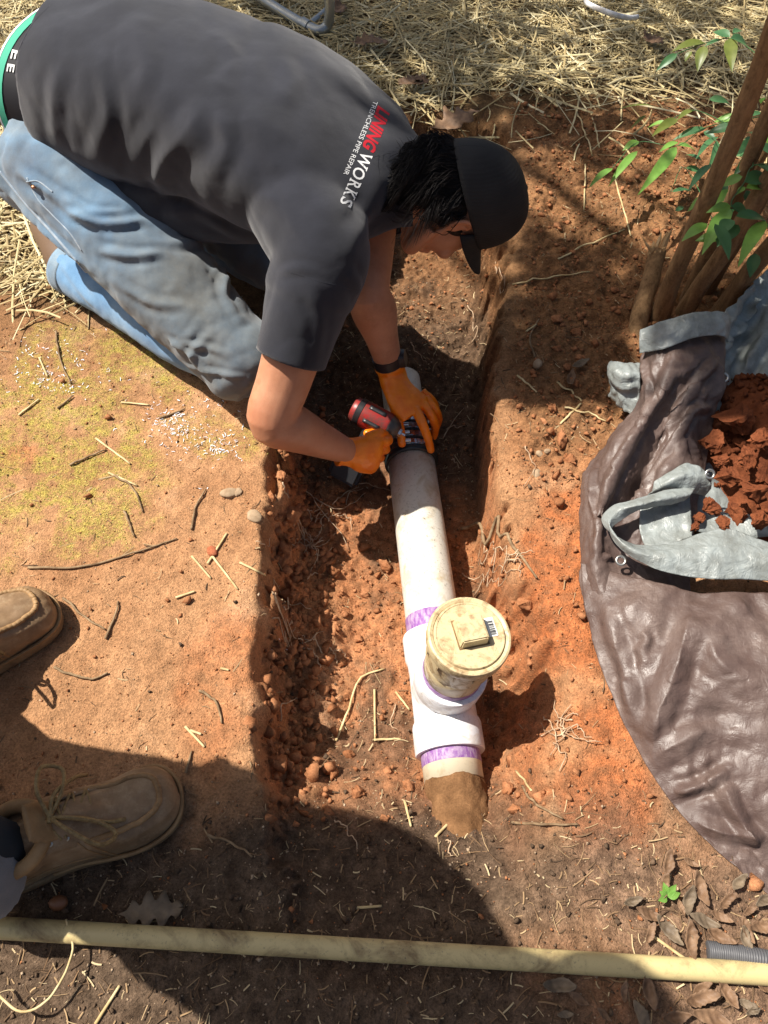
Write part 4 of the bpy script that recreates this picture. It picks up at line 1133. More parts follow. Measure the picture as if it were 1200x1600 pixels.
build('nose', lathe(t0, ax_d, [(.088, .0295), (.100, .027), (.112, .020), (.118, .0135)], 28), mat('grey_nose', (.10, .09, .08), .4, .5, .5), drv, sharp=40)
build('chuck', lathe(t0, ax_d, [(.113, .0115), (.124, .0105), (.125, .0040), (.134, .0040)], 18), M_steel, drv, sharp=40)
top_s = nrm
for s in (-1, 1):
    e = ax_d.cross(Vector((0, -.5, .86))).normalized()
    build('side_panel', tube([row(t0 + ax_d * .034 + e * s * .016 + Vector((0, -.014, .023)), .004, .006), row(t0 + ax_d * .075 + e * s * .016 + Vector((0, -.014, .023)), .004, .006)], 6, 10), M_black, drv)
gp0 = t0 + ax_d * .055
gp1 = gp0 + GRIP_D * .115
build('grip', tube([row(gp0, .020, .018), row(gp0.lerp(gp1, .4), .018, .016), row(gp1, .020, .017)], 12, 18), M_black, drv)
e1 = GRIP_D; e2 = ax_d - e1 * ax_d.dot(e1); e2.normalize(); e3 = e1.cross(e2)
bm = bmesh.new(); bmesh.ops.create_cube(bm, size=1)
for v in bm.verts: v.co = Vector((v.co.x * .075, v.co.y * .060, v.co.z * .050))
bmesh.ops.bevel(bm, geom=bm.edges[:], offset=.008, segments=3, affect='EDGES')
bm.transform(Matrix.Translation(gp1 + GRIP_D * .022 - e2 * .006) @ Matrix((e2, e3, e1)).transposed().to_4x4())
me = bpy.data.meshes.new('battery'); bm.to_mesh(me); bm.free()
link('battery', me, M_black, drv)
# ================================================================ STANDING MAN (boots and trouser leg in view)
M_lea = mat('worn_leather', rough=.55, spec=.35); q = N(M_lea)
c = q.ramp(q.noise(16, 6, .65), [(.3, (.15, .088, .044)), (.55, (.255, .16, .085)), (.75, (.37, .25, .145))])
c = q.mix(q.ramp(q.noise(60, 5, .7), [(.5, 0.0), (.75, .55)]), c, (.42, .31, .19))
q.color(c); q.rough(q.ramp(q.noise(12, 4), [(.35, .42), (.65, .75)])); q.bump(q.noise(120, 5, .7), .35, .0015); q.bump(q.noise(30, 4, .6, dist=2), .3, .002)
M_tan = mat('tan_leather', rough=.6, spec=.3); q = N(M_tan)
q.color(q.ramp(q.noise(20, 6, .65), [(.3, (.20, .115, .05)), (.7, (.38, .23, .105))])); q.bump(q.noise(140, 5, .7), .3, .0012)
M_sole = mat('gum_sole', (.18, .115, .06), .7, .3); q = N(M_sole); q.color(q.ramp(q.noise(50, 5), [(.3, (.15, .095, .048)), (.7, (.30, .20, .105))])); q.bump(q.noise(200, 3), .4, .001)
M_lace = mat('waxed_lace', (.22, .145, .055), .5, .4); q = N(M_lace); q.color(q.ramp(q.noise(160, 3), [(.3, (.15, .095, .035)), (.7, (.32, .22, .09))])); q.bump(q.noise(700, 2), .5, .001)
M_trouser = cloth('grey_work_trousers', [(.3, (.16, .15, .145)), (.7, (.24, .225, .22))], 10, 800)
std = empty('person', (-.68, .33, 0), label='standing person in brown moccasin-toe work boots and grey trousers beside the trench', category='person')
def boot(toe, heel, lift, is_right):
    d = (toe - heel); d.z = 0; L = d.length; d.normalize()
    sd = Vector((d.y, -d.x, 0)) * (1 if is_right else -1)   # outer side
    def w(x, y, z): return heel + d * (x * L) + sd * y + Vector((0, 0, z + lift))
    bt = empty('boot', w(.5, 0, 0)); bt.parent = std; bt.matrix_parent_inverse = Matrix.Translation(-std.location)
    # outline of the sole: x along, inner and outer half widths
    st = [(x, r * 1.17) for x, r in [(0.0, .018), (.04, .031), (.12, .037), (.28, .036), (.42, .038), (.58, .046), (.72, .0515), (.84, .0500), (.92, .043), (.97, .030), (1.0, .010)]]
    off = lambda x: .008 * math.sin(max(0, x - .35) * 4.2) if x > .35 else 0
    def ring(k, z): return [tuple(w(x, off(x) + r * k, z)) for x, r in st] + [tuple(w(x, off(x) - r * k, z)) for x, r in reversed(st)]
    n = 2 * len(st); V, F = [], []
    lv = [(.94, 0), (.985, .004), (1.0, .012), (1.0, .020), (.985, .0255), (.93, .027)]
    for k, z in lv: V += ring(k, z)
    for a in range(len(lv) - 1): F += [(a * n + j, a * n + (j + 1) % n, (a + 1) * n + (j + 1) % n, (a + 1) * n + j) for j in range(n)]
    F += [tuple(range(n - 1, -1, -1)), tuple((len(lv) - 1) * n + j for j in range(n))]
    so = build('sole', (A(V), F), M_sole, bt, smooth=False)
    so.modifiers.new('b', 'SUBSURF').levels = 1; so.modifiers['b'].render_levels = 2
    # upper
    def sec(x, hw, h, y=0): return [tuple(w(x, off(x) + y + a * hw * 1.17, .026 + b * h * 1.06)) for a, b in ((-1, 0), (-1.02, .35), (-.88, .70), (-.5, .95), (0, 1.03), (.5, .95), (.88, .70), (1.02, .35), (1, 0))]
    rows_ = [sec(.005, .012, .050), sec(.03, .026, .072), sec(.12, .033, .092), sec(.25, .034, .104), sec(.38, .036, .108), sec(.48, .039, .104), sec(.58, .042, .090), sec(.70, .0465, .066), sec(.82, .046, .056), sec(.91, .040, .046), sec(.96, .029, .036), sec(.985, .014, .022)]
    G = A(rows_); G = A([catmull(G[:, k], 44) for k in range(9)]).transpose(1, 0, 2)
    V = G.reshape(-1, 3); F = [(i * 9 + j, i * 9 + j + 1, (i + 1) * 9 + j + 1, (i + 1) * 9 + j) for i in range(43) for j in range(8)]
    F += [tuple(i * 9 for i in range(44)) + tuple(i * 9 + 8 for i in range(43, -1, -1)), tuple(range(8, -1, -1)), tuple(43 * 9 + j for j in range(9))]
    me = fuse([(V, F), tube([row(w(.24, 0, .09), .048, .042), row(w(.24, 0, .122), .050, .043)], 6, 20)], .0032, 3)
    cc = coords(me); push(me, .0020 * fbm(cc * 34, 4, 61) + .0014 * crumple(cc, 30, 62))
    uo = link('upper', me, M_lea, bt)
    # moccasin seam round the toe: a raised puckered ridge
    sm = []
    pat = [(.56, .034, .074), (.62, .036, .070), (.72, .0375, .064), (.80, .036, .058), (.87, .030, .053), (.915, .018, .050), (.928, 0, .050), (.915, -.018, .050), (.87, -.030, .053), (.80, -.036, .058), (.72, -.0375, .064), (.62, -.036, .070), (.56, -.034, .074)]
    bv = bvh_of(me)
    base = catmull([tuple(w(x, off(x) + y * 1.12, z + .02)) for x, y, z in pat], 70)
    pts = []
    for k, p in enumerate(base):
        hv = bv.find_nearest(Vector(p) + Vector((0, 0, .01)))
        pts.append(row(hv[0] + hv[1] * (-.0002 + .0010 * (k % 2)), .0046))
    build('toe_seam', tube(pts, 140, 8), M_tan, uo)
    wl_ = [tuple(w(x, off(x) + r * .985, .029)) for x, r in st[3:]] + [tuple(w(x, off(x) - r * .985, .029)) for x, r in reversed(st[3:])]
    build('welt', tube([(*p, .0035) for p in wl_], 80, 8), M_tan, uo)
    for s in (1, -1):                                    # stitched panel lines
        for path in ([(.57, .050, .028), (.55, .050, .055), (.53, .044, .085), (.50, .036, .112)], [(.60, .052, .028), (.58, .052, .055), (.56, .046, .085), (.53, .037, .108)], [(.10, .040, .05), (.22, .042, .058), (.36, .044, .062), (.52, .05, .055)]):
            ps = []
            for p in catmull([tuple(w(x, off(x) + s * y, z)) for x, y, z in path], 22):
                hv = bv.find_nearest(Vector(p)); ps.append(row(hv[0] + hv[1] * .0004, .0013))
            build('stitching', tube(ps, 40, 5), M_tan, uo)
    # padded collar and tongue
    co = [(.24 + .165 * math.cos(a), .044 * math.sin(a), .130 + .008 * math.cos(a)) for a in np.linspace(0, math.tau, 25)]
    build('collar', tube([(*w(*p), .0105) for p in co], 60, 12), M_tan, bt, label='tan padded collar')
    def w2(x, y, z): return w(x + .10, y * 1.1, z - .012)
    tg = fuse([tube([row(w2(.46, 0, .112), .005, .026), row(w2(.36, 0, .134), .006, .030), row(w2(.29, 0, .160), .006, .032), row(w2(.25, 0, .180), .005, .028)], 14, 14)], .003, 3)
    link('tongue', tg, M_tan, bt)
    # facing flaps with eyelets, laces and bow
    for s in (1, -1):
        fl = [row(w2(.27, s * .030, .143), .003, .013), row(w2(.36, s * .030, .132), .003, .013), row(w2(.45, s * .031, .116), .003, .013), row(w2(.53, s * .030, .103), .003, .011)]
        build('eyelet_flap', tube(fl, 16, 10, ref=tuple(sd * s * .7 + Vector((0, 0, .7)))), M_lea, bt)
        for x, z in ((.30, .1435), (.37, .1345), (.44, .1225), (.50, .1125)):
            build('eyelet', lathe(w2(x, s * .0275, z), tuple(sd * s * .5 + Vector((0, 0, .8))), [(0, .0018), (.001, .0040), (.002, .0040), (.0022, .0018)], 12, False), M_grommet, bt)
    lx = [(.30, .1475), (.37, .1385), (.44, .1265), (.50, .1165)]
    for k, (x, z) in enumerate(lx):
        build('lace', tube([row(w2(x, -.028, z), .0022), row(w2(x + .01, 0, z + .010), .0022), row(w2(x + (.05 if k < 3 else 0), .028, z - (.008 if k < 3 else 0)), .0022)], 14, 6), M_lace, bt)
        if k < 3: build('lace', tube([row(w2(x, .028, z), .0022), row(w2(x + .02, 0, z + .008), .0022), row(w2(x + .06, -.028, z - .009), .0022)], 14, 6), M_lace, bt)
    bow = [[(.34, 0, .158), (.42, .03, .172), (.52, .058, .145), (.58, .045, .118), (.50, .02, .138), (.34, 0, .158)],
           [(.34, 0, .158), (.33, -.035, .176), (.36, -.068, .158), (.43, -.062, .135), (.42, -.03, .150), (.34, 0, .158)],
           [(.34, 0, .158), (.44, .014, .160), (.56, .028, .122), (.63, .030, .105)],
           [(.34, 0, .158), (.38, -.025, .158), (.46, -.048, .122), (.50, -.056, .090)]]
    for b_ in bow: build('lace', tube([row(w2(*p), .0031) for p in b_], 34, 7), M_lace, bt)
    build('lace', tube([row(w2(.345, -.007, .158), .0045), row(w2(.335, .007, .158), .0045)], 6, 8), M_lace, bt)
    return w
wR = boot(P(281, 1228, .02), P(281, 1228, .02) + Vector((-.258, -.130, 0)), -.018 + hz(-.45, .24), True)
wLb = boot(P(90, 945, .02), P(90, 945, .02) + Vector((-.205, -.185, 0)), -.018 + hz(-.7, .5), False)
aR, aL = wR(.23, 0, .12), wLb(.22, 0, .12)
kR, kL = Vector((-.72, .26, .50)), Vector((-.88, .40, .50))
hR, hL = Vector((-.74, .245, .92)), Vector((-.86, .41, .92))
ctr_ = (hR + hL) / 2
chest = Vector((-.76, .32, 1.32)); nk = Vector((-.73, .315, 1.50)); hdp = Vector((-.67, .30, 1.63))
axs = (hR - hL).normalized()
bodyp = [tube([row(aR + Vector((-.015, -.007, -.06)), .03), row(kR, .055), row(hR, .085)], 14, 16), tube([row(aL + Vector((-.015, -.007, -.06)), .03), row(kL, .055), row(hL, .085)], 14, 16),
         tube([row(ctr_ + Vector((0, 0, -.06)), .15, .10), row(ctr_ + Vector((0, 0, .15)), .14, .10), row(chest, .17, .115), row(nk + Vector((0, 0, -.05)), .13, .07)], 18, 24, ref=tuple(axs)),
         tube([row(nk + Vector((0, 0, -.08)), .06), row(hdp, .055)], 8, 16), ball(hdp + Vector((0, 0, .06)), (.075, .095, .12)), ball(hdp + Vector((.06, -.01, .0)), (.05, .05, .06))]
for s, sh in ((1, chest + axs * .19 + Vector((0, 0, .10))), (-1, chest - axs * .19 + Vector((0, 0, .10)))):
    e = sh + axs * s * .05 + Vector((-.03, 0, -.29)); hnd = e + Vector((.10, 0, -.21)) - axs * s * .04
    bodyp.append(tube([row(sh - axs * s * .05, .055), row(sh, .058), row(e, .045), row(hnd, .03)], 16, 14))
    bodyp.append(ball(hnd + (hnd - e).normalized() * .05, (.022, .03, .045)))
    for k in range(5):
        b0 = hnd + (hnd - e).normalized() * .07 + Vector((0, -.03 + k * .015, 0))
        bodyp.append(tube([row(b0, .009), row(b0 + Vector((.02, 0, -.03)), .009), row(b0 + Vector((.015, 0, -.06)), .007)], 8, 8))
link('body', fuse(bodyp, .012, 3), M_skin, std)
tsh = [tube([row(ctr_ + Vector((0, 0, .02)), .185, .135), row(ctr_ + Vector((0, 0, .2)), .18, .13), row(chest, .20, .14), row(nk + Vector((0, 0, -.03)), .10, .075)], 20, 28, ref=tuple(axs))]
for s in (1, -1):
    sh = chest + axs * s * .19 + Vector((0, 0, .10)); e = sh + axs * s * .05 + Vector((-.03, 0, -.29))
    tsh.append(tube([row(sh - axs * s * .06, .075), row(sh, .075), row(sh.lerp(e, .65), .066)], 12, 18))
link('t_shirt', fuse(tsh, .012, 4), M_shirt, std)
trp = []
for a, k_, h_ in ((aR, kR, hR), (aL, kL, hL)):
    lean = Vector((-.05, -.01, 0))
    trp.append(tube([row(a + Vector((-.035, -.040, -.035)), .062, .062), row(a + Vector((-.050, -.040, .03)), .062, .064), row(a.lerp(k_, .45) + lean, .072), row(k_, .078), row(k_.lerp(h_, .6), .092), row(h_, .10)], 24, 24, ref=(1, 0, 0)))
trp.append(tube([row(ctr_ + Vector((0, 0, -.10)), .16, .115), row(ctr_ + Vector((0, 0, .10)), .17, .12)], 8, 24, ref=tuple(axs)))
for a, k_ in ((aR, kR), (aL, kL)):
    build('sock', tube([row(a + Vector((-.012, -.006, -.07)), .036), row(a + Vector((-.018, -.009, .02)), .038), row(a.lerp(k_, .3) + Vector((-.03, -.01, 0)), .045)], 10, 18), mat('dark_sock', (.03, .032, .035), .9), std)
tme = fuse(trp, .008, 4); cc = coords(tme); push(tme, .008 * fbm(cc * A((8, 8, 14)), 3, 66) + .004 * fbm(cc * A((20, 20, 30)), 2, 67, ridged=True))
link('trousers', tme, M_trouser, std)
link('hair', fuse([ball(hdp + Vector((-.015, 0, .085)), (.082, .10, .105))], .012, 2), M_hair, std)
# ================================================================ SHRUB, TREE, STRAW, LITTER
M_bark = mat('shrub_bark', rough=.9, spec=.15); q = N(M_bark)
bn = q.noise(90, 5, .7, co=q.scaled((1, 1, .16)))
q.color(q.mix(q.ramp(q.noise(160, 3), [(.45, 0.0), (.7, .6)]), q.ramp(bn, [(.3, (.13, .072, .034)), (.7, (.36, .22, .11))]), (.34, .21, .10)))
q.bump(bn, .9, .004); q.bump(q.noise(320, 3), .4, .001)
M_splint = mat('split_wood', (.50, .27, .10), .8); q = N(M_splint)
q.color(q.ramp(q.noise(120, 4, co=q.scaled((1, 1, .1))), [(.3, (.60, .36, .15)), (.7, (.80, .60, .34))]))
def leaf_mat(name, a, b, tip=None):
    m = mat(name, rough=.42, spec=.45); q = N(m)
    q.color(q.ramp(q.noise(35, 4, .6), [(.3, a), (.7, b)]))
    q.b.inputs['Transmission Weight'].default_value = 0
    q.b.inputs['Subsurface Weight'].default_value = .0
    t = q.n('ShaderNodeBsdfTranslucent'); t.inputs[0].default_value = (b[0] * 1.6, b[1] * 1.6, b[2] * .8, 1)
    mx = q.n('ShaderNodeMixShader'); mx.inputs[0].default_value = .28
    out = q.t.nodes['Material Output']
    q.t.links.new(q.b.outputs[0], mx.inputs[1]); q.t.links.new(t.outputs[0], mx.inputs[2]); q.t.links.new(mx.outputs[0], out.inputs[0])
    q.bump(q.noise(90, 3), .25, .001)
    return m
M_leafb = leaf_mat('bright_leaf', (.12, .26, .045), (.21, .41, .08))
M_leafd = leaf_mat('dark_leaf', (.04, .115, .048), (.08, .20, .075))
M_leafy = leaf_mat('olive_leaf', (.09, .12, .02), (.17, .20, .04))
def leaf_parts(base, tip, width, nrm_, fold=.25, droop=.1, n=9):
    base, tip, nrm_ = Vector(base), Vector(tip), Vector(nrm_)
    d = tip - base; L = d.length; d.normalize()
    s = d.cross(nrm_).normalized(); nn = s.cross(d).normalized()
    V, F = [], []
    for i in range(n):
        t = i / (n - 1)
        hw = width * (math.sin(math.pi * min(1, t * .98 + .02) ** .82) ** .9) * (1 - .25 * t) if 0 < i < n - 1 else width * .03
        c_ = base + d * (L * t) + nn * (droop * L * math.sin(t * math.pi) * .6 - droop * L * t * t * .6)
        for k in (-1, -.5, 0, .5, 1):
            V.append(tuple(c_ + s * (hw * k) + nn * (abs(k) * hw * fold)))
    F = [(i * 5 + j, i * 5 + j + 1, (i + 1) * 5 + j + 1, (i + 1) * 5 + j) for i in range(n - 1) for j in range(4)]
    return A(V), F
shrub = empty('shrub', (.74, 1.42, 0), label='leafy shrub with several brown barked stems beside the tarpaulin', category='shrub')
def stem(base_uv, top, r0, r1, wob=.012, seed=0, start_z=0.0, name='stem', n=40):
    b = P(*base_uv, start_z); b.z = -.05
    t = Vector(top); pts = []
    for k in np.linspace(0, 1, 8):
        p = b.lerp(t, k); o = fbm(A([[k * 4 + seed * 7, seed, 0]]), 2, seed)[0]; o2 = fbm(A([[k * 4 + seed * 3, seed, 5]]), 2, seed + 5)[0]
        pts.append(row(p + Vector((o, o2, 0)) * wob * (0 if k == 0 else 1), (r0 + (r1 - r0) * k) * (1.25 if k == 0 else 1)))
    V, F = tube(pts, n, 16)
    me = mesh_from(V, F, name); cc = coords(me); push(me, .0018 * fbm(cc * A((70, 70, 14)), 3, 70 + seed)); return me
stems = [((1032, 500), P(1205, 30, .74) + Vector((.02, .02, .4)), .021, .014), ((1062, 495), P(1215, 290, .42) + Vector((.06, .02, .5)), .020, .014), ((1120, 490), P(1225, 360, .32) + Vector((.12, .0, .5)), .022, .016),
         ((1075, 470), P(1210, 140, .60) + Vector((.04, .05, .5)), .018, .012), ((1100, 455), P(1230, 230, .5) + Vector((.08, .05, .5)), .017, .012), ((1085, 440), P(1160, 250, .35) + Vector((.16, .1, .7)), .012, .008), ((1140, 460), P(1260, 330, .4) + Vector((.14, .05, .5)), .018, .013)]
for i, (b, t, r0, r1) in enumerate(stems):
    link('stem', stem(b, t, r0, r1, seed=i), M_bark, shrub)
# broken stub with splintered top
sb0 = P(990, 545, .0); st_ = P(1026, 392, .125)
stub = link('broken_stem', stem((992, 545), st_, .024, .019, .006, 9), M_bark, shrub, label='broken stem stub with pale splintered top')
for k in range(9):
    a = k * math.tau / 9; b_ = st_ + Vector((math.cos(a) * .011, math.sin(a) * .011, -.012)); hgt = rng.uniform(.02, .04) if k not in (0, 1, 2) else rng.uniform(.05, .075)
    build('splinter', tube([row(b_, .0085, .006), row(b_ + Vector((math.cos(a) * .002, math.sin(a) * .002, hgt * .6)), .0065, .005), row(b_ + Vector((math.cos(a) * .006, math.sin(a) * .006, hgt)), .0006)], 6, 5), M_splint, stub, smooth=False)
b_ = st_ + Vector((-.012, -.006, .0))
build('splinter', tube([row(b_, .004, .002), row(b_ + Vector((-.018, -.003, .022)), .003, .0015), row(b_ + Vector((-.034, .004, .040)), .0005)], 6, 5), M_splint, stub, smooth=False)
LV = [((998, 221), (973, 234), .011, .16, 'b'), ((996, 236), (951, 288), .010, .16, 'b'), ((957, 263), (920, 291), .009, .16, 'b'), ((1057, 230), (1001, 299), .014, .18, 'b'), ((1059, 222), (1030, 236), .008, .18, 'b'),
      ((1060, 227), (1088, 234), .011, .18, 'b'), ((1082, 172), (1058, 186), .009, .2, 'y'), ((1058, 186), (1020, 210), .012, .2, 'y'), ((1040, 190), (1012, 198), .006, .2, 'b'),
      ((1100, 66), (1050, 78), .013, .36, 'y'), ((1058, 84), (1025, 110), .009, .36, 'd'), ((1100, 72), (1090, 110), .013, .36, 'y'), ((1128, 62), (1100, 72), .008, .36, 'd'), ((1140, 60), (1144, 108), .014, .38, 'y'), ((1140, 58), (1114, 48), .011, .38, 'd'), ((1142, 60), (1170, 70), .014, .38, 'd'), ((1080, 80), (1070, 96), .007, .36, 'y'), ((1145, 52), (1160, 46), .008, .38, 'd'),
      ((1182, 222), (1122, 250), .012, .40, 'd'), ((1190, 218), (1164, 204), .012, .40, 'd'), ((1188, 224), (1172, 246), .011, .40, 'd'), ((1186, 230), (1215, 245), .014, .40, 'd'), ((1160, 276), (1124, 291), .010, .38, 'b'), ((1163, 284), (1205, 276), .016, .38, 'd'), ((1164, 292), (1150, 304), .006, .38, 'b'), ((1166, 294), (1196, 296), .010, .38, 'b'),
      ((1142, 322), (1104, 331), .010, .36, 'b'), ((1141, 326), (1097, 394), .015, .36, 'b'), ((1143, 322), (1172, 340), .013, .36, 'd'), ((1150, 338), (1200, 342), .013, .36, 'd'), ((1195, 345), (1154, 412), .014, .34, 'b'), ((1198, 350), (1225, 375), .013, .34, 'd'),
      ((1202, 92), (1174, 122), .013, .55, 'b'), ((1204, 150), (1188, 160), .010, .5, 'd'), ((1100, 205), (1120, 220), .008, .12, 'd'), ((1072, 262), (1098, 268), .008, .08, 'd'), ((1050, 300), (1082, 296), .008, .06, 'd'), ((1055, 330), (1070, 322), .006, .04, 'd'), ((1108, 155), (1140, 160), .012, .15, 'd'), ((1200, 268), (1180, 256), .009, .42, 'd'), ((1095, 250), (1070, 240), .006, .1, 'd'), ((1020, 165), (960, 170), .005, .07, 'y'), ((1010, 180), (985, 200), .005, .07, 'y')]
rl_ = np.random.default_rng(9)
for _ in range(26):
    u_, v_ = rl_.uniform(1085, 1200), rl_.uniform(170, 400); a_ = rl_.uniform(.4, 3.6); l_ = rl_.uniform(28, 60)
    LV.append(((u_, v_), (u_ - l_ * math.sin(a_), v_ + l_ * abs(math.cos(a_))), rl_.uniform(.008, .014), rl_.uniform(.16, .42), rl_.choice(['b', 'd', 'd'])))
for (b, t, w_, z, k) in LV:
    nn = Vector((rng.normal(-.25, .2), rng.normal(-.25, .2), 1))
    V, F = leaf_parts(P(*b, z), P(*t, z - rng.uniform(.0, .03)), w_ * 1.2, nn)
    o = build('leaf', (V, F), {'b': M_leafb, 'd': M_leafd, 'y': M_leafy}[k], shrub)
STK = [[(1200, 180, .45), (1100, 200, .25), (1058, 228, .18), (998, 222, .16), (957, 262, .16)], [(1205, 255, .42), (1175, 260, .40), (1163, 285, .385), (1143, 322, .36), (1196, 346, .34)], [(1190, 90, .5), (1142, 60, .38), (1100, 68, .36), (1058, 84, .36)], [(1150, 200, .4), (1080, 172, .2), (1040, 192, .2)], [(1185, 224, .4), (1175, 262, .4)], [(1204, 205, .42), (1186, 223, .40)], [(1140, 400, .12), (1070, 262, .08), (1048, 300, .06)]]
for s in STK: build('twig', tube([row(P(*p), .0011) for p in s], 24, 6), M_leafd, shrub)
def fan(center, n, spread, lo, hi, size, seed):
    """many leaflets as one mass"""
    r = np.random.default_rng(seed); parts_ = []
    for i in range(n):
        p = Vector(center) + Vector(r.normal(0, 1, 3) * A(spread))
        d = Vector(r.normal(0, 1, 3)); d.z = -abs(d.z) * .4; d.normalize()
        parts_.append(leaf_parts(p, p + d * r.uniform(lo, hi), r.uniform(.5, 1) * size, Vector((r.normal(0, .5), r.normal(0, .5), 1)), n=5))
    return join(parts_)
# the shrub's crown above the picture
V, F = fan((1.12, 1.62, 1.05), 420, (.16, .20, .14), .06, .11, .012, 5)
build('crown', (V, F), M_leafd, shrub, kind='stuff')

# ---- tree outside the picture whose shade lies over the straw
tree = empty('tree', (-3.9, 5.2, 0), label='spreading leafy tree behind the straw with crown clumps placed to shade the ground', category='tree')
build('trunk', tube([(-3.9, 5.2, -.1, .24), (-3.85, 5.2, .6, .19), (-3.75, 5.1, 2.2, .16), (-3.5, 4.9, 3.6, .12), (-3.2, 4.8, 4.6, .07)], 26, 16), M_bark, tree)
rt = np.random.default_rng(3)
def shade_center(x, y, z, h):
    k = (h - z) / -SUN_DIR.z
    return Vector((x, y, z)) - SUN_DIR * k
clumps = []
SPOTS = [(.35, 2.55, .30), (.55, 2.15, .18), (.0, 2.75, .26), (1.2, 2.4, .35), (-.35, 2.95, .28), (.75, 1.42, .14), (.48, 1.52, .13), (1.0, 2.9, .35), (.3, 3.2, .4), (-.8, 3.2, .35), (-.15, 2.3, .12), (1.15, 1.25, .14), (-1.25, 2.35, .16), (.82, 1.02, .11), (.97, 1.15, .13), (.44, 1.22, .09), (.47, 1.38, .10)]  # ground spots to darken; an unseen crown clump is placed sunward of each
for i, (x, y, s) in enumerate(SPOTS):
    c_ = shade_center(x, y, 0, 3.6 + .5 * rt.uniform(-1, 1))
    clumps.append((c_, s))
    mid_ = Vector((-3.5, 4.9, 3.5)).lerp(c_, .55) + Vector((0, 0, .35))
    build('branch', tube([row(Vector((-3.6, 4.95, 3.0 + .09 * i)), .05), row(mid_, .026), row(c_, .008)], 16, 8), M_bark, tree)
cr = []
for i, (c_, s) in enumerate(clumps):
    n = int(70 + s * 620)
    cr.append(fan(c_, n, (s * .62, s * .62, s * .45), .07, .12, .028, 20 + i))
build('crown', join(cr), M_leafd, tree, kind='stuff')

# ---- straw
M_straw = mat('straw', rough=.6, spec=.35); q = N(M_straw)
gi = q.n('ShaderNodeAttribute', attribute_name='shade')
q.color(q.mix(q.ramp(q.noise(40, 3), [(.3, 0.0), (.7, .5)]), q.ramp(gi.outputs['Fac'], [(0.0, (.22, .15, .065)), (.3, (.44, .34, .16)), (.7, (.60, .50, .27)), (1.0, (.72, .65, .43))]), (.42, .33, .15)))
def blades(P0, ang, L, W, lift, tilt, bend, r):
    """flat folded strips; arrays of n"""
    n = len(L); K = 4
    d = np.c_[np.cos(ang) * np.cos(tilt), np.sin(ang) * np.cos(tilt), np.sin(tilt)]
    s = np.c_[-np.sin(ang), np.cos(ang), np.zeros(n)]
    roll = r.uniform(-.9, .9, n)
    s2 = s * np.cos(roll)[:, None] + np.c_[np.zeros(n), np.zeros(n), np.sin(roll)]
    V = np.zeros((n, K * 3, 3))
    for i in range(K):
        t = i / (K - 1) - .5
        c_ = P0 + d * (L * t)[:, None] + s * (bend * L * (t * t - .1))[:, None] + np.c_[np.zeros(n), np.zeros(n), lift - .25 * np.abs(bend) * L * t * t]
        V[:, i * 3] = c_ - s2 * (W / 2)[:, None]
        V[:, i * 3 + 1] = c_ + np.c_[np.zeros(n), np.zeros(n), W * .35]
        V[:, i * 3 + 2] = c_ + s2 * (W / 2)[:, None]
    Q = []
    for i in range(K - 1):
        for j in (0, 1): Q.append((i * 3 + j, i * 3 + j + 1, i * 3 + j + 4, i * 3 + j + 3))
    Q = (A(Q).astype(int)[None] + (np.arange(n) * K * 3)[:, None, None]).reshape(-1, 4)
    return V.reshape(-1, 3), Q, np.repeat(r.uniform(0, 1, n), K * 3)
def quick(name, V, Q, attr=None):
    me = bpy.data.meshes.new(name); me.vertices.add(len(V)); me.vertices.foreach_set('co', np.ascontiguousarray(V).ravel())
    k = Q.shape[1]; me.loops.add(Q.size); me.loops.foreach_set('vertex_index', Q.ravel().astype(np.int32))
    me.polygons.add(len(Q)); me.polygons.foreach_set('loop_start', np.arange(0, Q.size, k, dtype=np.int32)); me.polygons.foreach_set('loop_total', np.full(len(Q), k, dtype=np.int32))
    me.update(calc_edges=True)
    if attr is not None:
        a = me.attributes.new('shade', 'FLOAT', 'POINT'); a.data.foreach_set('value', attr.astype(np.float32))
    return me
rs = np.random.default_rng(11)
n = 80000
X = rs.uniform(-2.4, 2.4, n); Y = rs.uniform(1.2, 4.4, n)
pp = np.c_[X, Y]
den = np.maximum(sstep(2.20, 2.42, Y + .09 * fbm(pp * 6, 3, 100) - .06 * (X > .2)), .75 * sstep(-.60, -.82, X + .12 * fbm(pp * 6, 3, 101)) * sstep(1.35, 1.6, Y + .12 * fbm(pp * 6, 3, 102)))
den = np.maximum(den, .05 * sstep(1.9, 2.2, Y) * (X > .15))
den *= np.where(Y > 3.2, .5, 1.0)
keep = rs.uniform(0, 1, n) < den * (.55 + .45 * sstep(-.4, .2, fbm(pp * 5, 3, 108)))
X, Y = X[keep], Y[keep]; n = len(X)
L = np.clip(rs.lognormal(-2.15, .5, n), .03, .32)
V, Q, sh = blades(np.c_[X, Y, ground_z(X, Y)], rs.uniform(0, 6.283, n), L, rs.uniform(.0022, .0062, n), .004 + .030 * rs.uniform(0, 1, n) ** 1.6, rs.normal(0, .13, n), rs.normal(0, .22, n), rs)
link('straw', quick('straw', V, Q, sh), M_straw, kind='stuff', label='thick loose golden straw mulch spread over the ground', category='straw')
